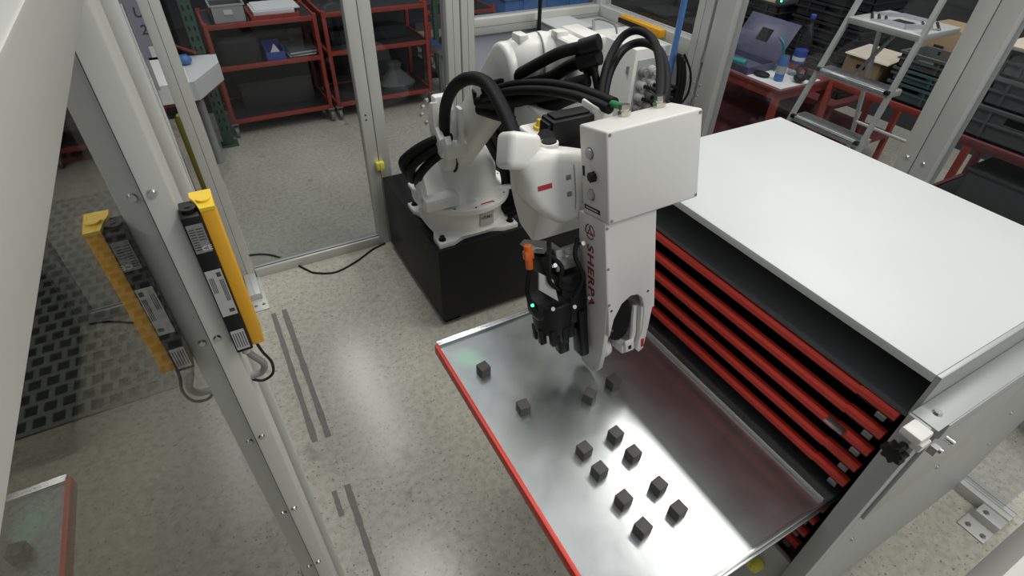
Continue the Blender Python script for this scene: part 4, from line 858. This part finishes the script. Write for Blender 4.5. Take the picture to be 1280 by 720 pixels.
t = thing('drink_can', 'tall blue drink can on the white sheet of the work table', 'can', (3.42, 2.38, 1.001))
obj('can_body', MB().loft([(1.001, 3.42, 2.385, 0.024, 0.024, 2), (1.008, 3.42, 2.385, 0.031, 0.031, 2), (1.145, 3.42, 2.385, 0.031, 0.031, 2), (1.158, 3.42, 2.385, 0.026, 0.026, 2), (1.162, 3.42, 2.385, 0.026, 0.026, 2)], 24), 'blue_pole', t)
obj('can_lid', MB().cyl((3.42, 2.385, 1.160), (3.42, 2.385, 1.164), 0.0235, None, 20), 'chrome', t)
obj('can_band', MB().cyl((3.42, 2.385, 1.05), (3.42, 2.385, 1.10), 0.0313, None, 24), 'label', t)
t = thing('water_bottle', 'large clear plastic bottle with blue label behind the can', 'bottle', (3.60, 2.42, 1.0))
bx0, by0 = 3.62, 2.42
obj('bottle_body', MB().loft([(1.002, bx0, by0, 0.036, 0.036, 2), (1.012, bx0, by0, 0.045, 0.045, 2), (1.07, bx0, by0, 0.045, 0.045, 2), (1.08, bx0, by0, 0.041, 0.041, 2), (1.17, bx0, by0, 0.042, 0.042, 2), (1.19, bx0, by0, 0.045, 0.045, 2), (1.27, bx0, by0, 0.042, 0.042, 2), (1.32, bx0, by0, 0.022, 0.022, 2), (1.34, bx0, by0, 0.014, 0.014, 2), (1.36, bx0, by0, 0.014, 0.014, 2)], 24), 'bottle', t)
obj('bottle_label', MB().cyl((bx0, by0, 1.085), (bx0, by0, 1.165), 0.0435, None, 24), 'blue', t)
obj('label_patch', MB().cyl((bx0 - .002, by0 - .0005, 1.10), (bx0 - .002, by0 - .0005, 1.125), 0.0432, None, 24), 'white_print', t)
obj('bottle_cap', MB().cyl((bx0, by0, 1.36), (bx0, by0, 1.385), 0.017, None, 18, 0.002), 'blue', t)
t = thing('headset', 'black tangled headset lying beside the can', 'headset', (3.55, 2.33, 1.0))
obj('ear_cup', MB().ball((3.52, 2.30, 1.03), 0.04, 14, (1, 1, 0.7)), 'black', t)
obj('ear_cup', MB().ball((3.64, 2.31, 1.03), 0.04, 14, (1, 1, 0.7)), 'black', t)
obj('head_band', MB().tube([(3.52, 2.30, 1.03), (3.55, 2.36, 1.07), (3.62, 2.37, 1.07), (3.64, 2.31, 1.03)], 0.01, 8, 6), 'black', t)
solo('black_mouse', MB().ball((3.39, 2.50, 1.014), 0.045, 16, (1.0, 1.3, 0.32)), 'black', 'flat black puck left of the can on the white sheet', 'puck')
# crate shelving behind the table
rack = thing('crate_rack', 'low dark rack carrying the black crates behind the work table', 'rack', (4.6, 2.8, 0))
obj('rack_deck', MB().box((4.02, 2.30, 0.72), (5.1, 3.9, 0.75)), 'dark_red', rack)
obj('rack_deck', MB().box((4.02, 2.30, 0.30), (5.1, 3.9, 0.33)), 'dark_red', rack)
for x in (4.03, 5.05):
    for y in (2.31, 3.85): obj('rack_leg', MB().box((x, y, 0), (x + 0.04, y + 0.04, 0.72)), 'red_cart', rack)
lab_l = ['lowest', 'second lowest', 'third', 'topmost open']
zc = 0.75
for k in range(4):
    c = crate('%s black crate of the stack behind the purple case lid' % lab_l[k], 4.10, 3.05, zc, 0.40, 0.60, 0.125 if k < 3 else 0.14, 'crate_black', 'black crates behind the table'); zc += 0.126
topc = zc
solo('foam_piece', MB().loft([(zc - 0.10, 4.32, 3.30, 0.09, 0.12), (zc + 0.0, 4.32, 3.30, 0.08, 0.10), (zc + 0.03, 4.33, 3.30, 0.05, 0.06)], 14), 'skin_yellow', 'crumpled cream foam inside the topmost open crate', 'foam')
t = thing('scanner', 'dark device with a green lamp inside the topmost open crate', 'device', (4.3, 3.14, zc - 0.02))
obj('device_body', MB().box((4.22, 3.10, zc - 0.05), (4.40, 3.20, zc + 0.03), 0.01), 'crate_grey', t)
obj('device_lamp', MB().ball((4.22, 3.14, zc + 0.015), 0.009, 10), 'led', t, 'green lamp')
zc = 0.75
for k in range(6):
    c = crate('%s crate of the tall black stack left of the ladder' % ['lowest', 'second', 'third', 'fourth', 'fifth', 'topmost'][k], 4.15, 2.36, zc, 0.42, 0.60, 0.118, 'crate_black', 'black crates left of the ladder'); zc += 0.119

# ladder
ld = thing('step_ladder', 'aluminium platform step ladder standing behind the worktop', 'ladder', (3.0, 1.6, 0))
def lx(z): return 2.90 + (z - 1.05) * 0.285   # front rail slope
for s, y in ((0, 1.86), (1, 1.425)):
    ty = -0.015 if s == 0 else 0.012
    M_ = Matrix.Identity(4)
    mb = MB().tube([(lx(0.0), y + (0.06 if s == 0 else -0.06), 0.0), (lx(1.05), y, 1.05), (lx(2.3), y - (0.06 if s == 0 else -0.06), 2.3)], 0.016, 4, 3)
    obj('front_rail', mb, 'alu', ld)
    obj('rear_rail', MB().tube([(3.62, y - 0.11 if s == 0 else y - 0.1, 0.0), (3.45, y - 0.09, 0.8), (3.30, y - 0.05 if s == 0 else y - 0.03, 1.56)], 0.013, 4, 3), 'alu', ld)
for z in (0.30, 0.55, 0.80, 1.055, 1.305):
    st_ = obj('step', MB().box((lx(z) - 0.02, 1.435, z - 0.03), (lx(z) + 0.095, 1.85, z), 0.003), 'alu', ld, 'grooved ladder tread')
    for k in range(5): obj('tread_groove', MB().box((lx(z) + 0.004 + k * 0.017, 1.45, z), (lx(z) + 0.011 + k * 0.017, 1.84, z + 0.003)), 'steel', st_)
    obj('step_edge', MB().cyl((lx(z) - 0.02, 1.435, z - 0.004), (lx(z) - 0.02, 1.85, z - 0.004), 0.008, None, 10), 'chrome', st_)
    for y in (1.445, 1.84): obj('end_cap', MB().box((lx(z) - 0.03, y - 0.012, z - 0.012), (lx(z) - 0.008, y + 0.012, z + 0.006)), 'black', st_)
zp = 1.56
pf = obj('platform', MB().box((lx(zp) - 0.02, 1.45, zp - 0.03), (lx(zp) + 0.33, 1.83, zp), 0.004), 'alu', ld, 'embossed platform plate')
cxp, cyp = lx(zp) + 0.155, 1.64
for k in range(4):
    rx, ry = 0.155 - k * 0.034, 0.175 - k * 0.038
    P_ = [(cxp + rx * math.cos(a), cyp + ry * math.sin(a), zp + 0.001) for a in [math.radians(60 * q + 30) for q in range(7)]]
    mb = MB()
    for q in range(6): mb.cyl(P_[q], P_[q + 1], 0.009, None, 6)
    if k < 3: obj('emboss_ring', mb, 'chrome', pf)
obj('emboss_hole', MB().box((cxp - 0.03, cyp - 0.045, zp - 0.001), (cxp + 0.03, cyp + 0.045, zp + 0.0015)), 'black', pf)
obj('rear_bar', MB().cyl((3.41, 1.34, 0.95), (3.41, 1.765, 0.95), 0.010, None, 8), 'alu', ld)
obj('rear_bar', MB().cyl((3.53, 1.33, 0.42), (3.53, 1.76, 0.42), 0.010, None, 8), 'alu', ld)
obj('brace', MB().cyl((3.13, 1.60, 1.55), (3.05, 1.72, 1.25), 0.010, None, 8), 'steel', ld)

# red trolley with cardboard boxes behind the ladder
trolley('tube_trolley', 'red trolley behind the step ladder carrying cardboard boxes', 3.70, 4.30, 1.25, 2.2, (0.35, 1.02), 1.03, group='red tube trolleys')
def carton(label, x0, y0, z0, sx, sy, sz, rot=0, open_=True):
    t = thing('cardboard_box', label, 'box', (x0 + sx / 2, y0 + sy / 2, z0), 'cardboard boxes')
    obj('box_walls', MB().box((x0, y0, z0), (x0 + sx, y0 + sy, z0 + sz), 0.002), 'cardboard', t)
    if open_: obj('lid', MB().prism([(x0 - 0.02, z0 + sz + 0.001), (x0 - 0.015, z0 + sz + 0.008), (x0 + sx, z0 + sz + 0.03), (x0 + sx, z0 + sz + 0.022)], 1, y0 - 0.05, y0 + sy + 0.005), 'cardboard_light', t)
    obj('hand_hole', MB().box((x0 - 0.0015, y0 + sy / 2 - 0.03, z0 + sz * 0.6), (x0 + 0.001, y0 + sy / 2 + 0.03, z0 + sz * 0.75)), 'black', t)
    return t
carton('cardboard box with raised pale lid behind the second ladder step', 3.73, 1.93, 1.03, 0.22, 0.24, 0.17)
carton('plain cardboard box under the ladder platform', 4.0, 1.66, 1.03, 0.25, 0.26, 0.38, open_=False)
crate('green-grey crate at the right end of the trolley behind the ladder', 3.73, 1.56, 1.03, 0.26, 0.30, 0.10, 'crate_green', 'green-grey crates')
crate('green-grey crate stacked on top beside the ladder leg', 3.73, 1.56, 1.131, 0.26, 0.30, 0.08, 'crate_green', 'green-grey crates')
crate('upper grey crate between ladder and right post', 3.73, 1.56, 1.212, 0.26, 0.30, 0.09, 'crate_grey', 'grey crates near the right post')
# right-most trolley with grey crates
trolley('tube_trolley', 'dark red shelf trolley at the right edge behind the right post', 3.05, 3.55, 0.05, 1.16, (0.35, 0.86, 1.20), 1.21, m='dark_red', group='red tube trolleys')
crate('big grey crate on the right-hand dark red trolley', 3.08, 0.72, 1.206, 0.40, 0.40, 0.14, 'crate_grey', 'grey crates on the right trolley')
crate('grey crate stacked on the big crate of the right-hand trolley', 3.10, 0.72, 1.347, 0.40, 0.40, 0.12, 'crate_grey', 'grey crates on the right trolley')
crate('topmost grey crate of the right-hand trolley stack', 3.12, 0.72, 1.468, 0.40, 0.40, 0.11, 'crate_grey', 'grey crates on the right trolley')
crate('grey crate at the frame edge of the right-hand trolley', 3.08, 0.22, 1.206, 0.40, 0.44, 0.20, 'crate_grey', 'grey crates on the right trolley')
solo('brown_board', MB().box((3.10, 0.84, 1.581), (3.42, 1.16, 1.596), 0.002), 'cardboard_light', 'light brown board lying on the topmost crate at right', 'board')
solo('black_bag', MB().loft([(0.362, 3.3, 0.5, 0.18, 0.38), (0.50, 3.3, 0.5, 0.20, 0.40), (0.66, 3.3, 0.5, 0.15, 0.3), (0.70, 3.3, 0.5, 0.08, 0.2)], 20), 'black_matt', 'dark bag on the low shelf of the right-hand trolley', 'bag')
solo('dark_carton', MB().box((3.10, 0.15, 0.87), (3.50, 1.0, 1.06), 0.01).box((3.09, 0.14, 1.06), (3.51, 1.01, 1.075), 0.003), 'crate_grey', 'long dark grey carton on the middle shelf of the right-hand trolley', 'carton')
# large dim background furniture so that the hall does not read as empty
t = thing('storage_shelf', 'tall dark storage shelf along the rear hall wall', 'shelf', (0.8, 7.4, 0))
obj('shelf_back', MB().box((-0.75, 6.70, 0.0), (2.45, 6.74, 2.6)), 'wall_dark', t)
for z in (0.06, 0.62, 1.2, 1.75): obj('shelf_board', MB().box((-0.75, 6.1, z), (2.45, 6.70, z + 0.03)), 'dark_shelf', t)
for x in (-0.8, 0.9, 2.45): obj('shelf_post', MB().box((x, 6.1, 0), (x + 0.05, 6.15, 2.6)), 'green_post', t)
obj('kick_panel', MB().box((-0.75, 6.12, 0.0), (2.45, 6.135, 0.06)), 'wall_dark', t)

for o in bpy.data.objects:
    if '_L' in o: del o['_L']
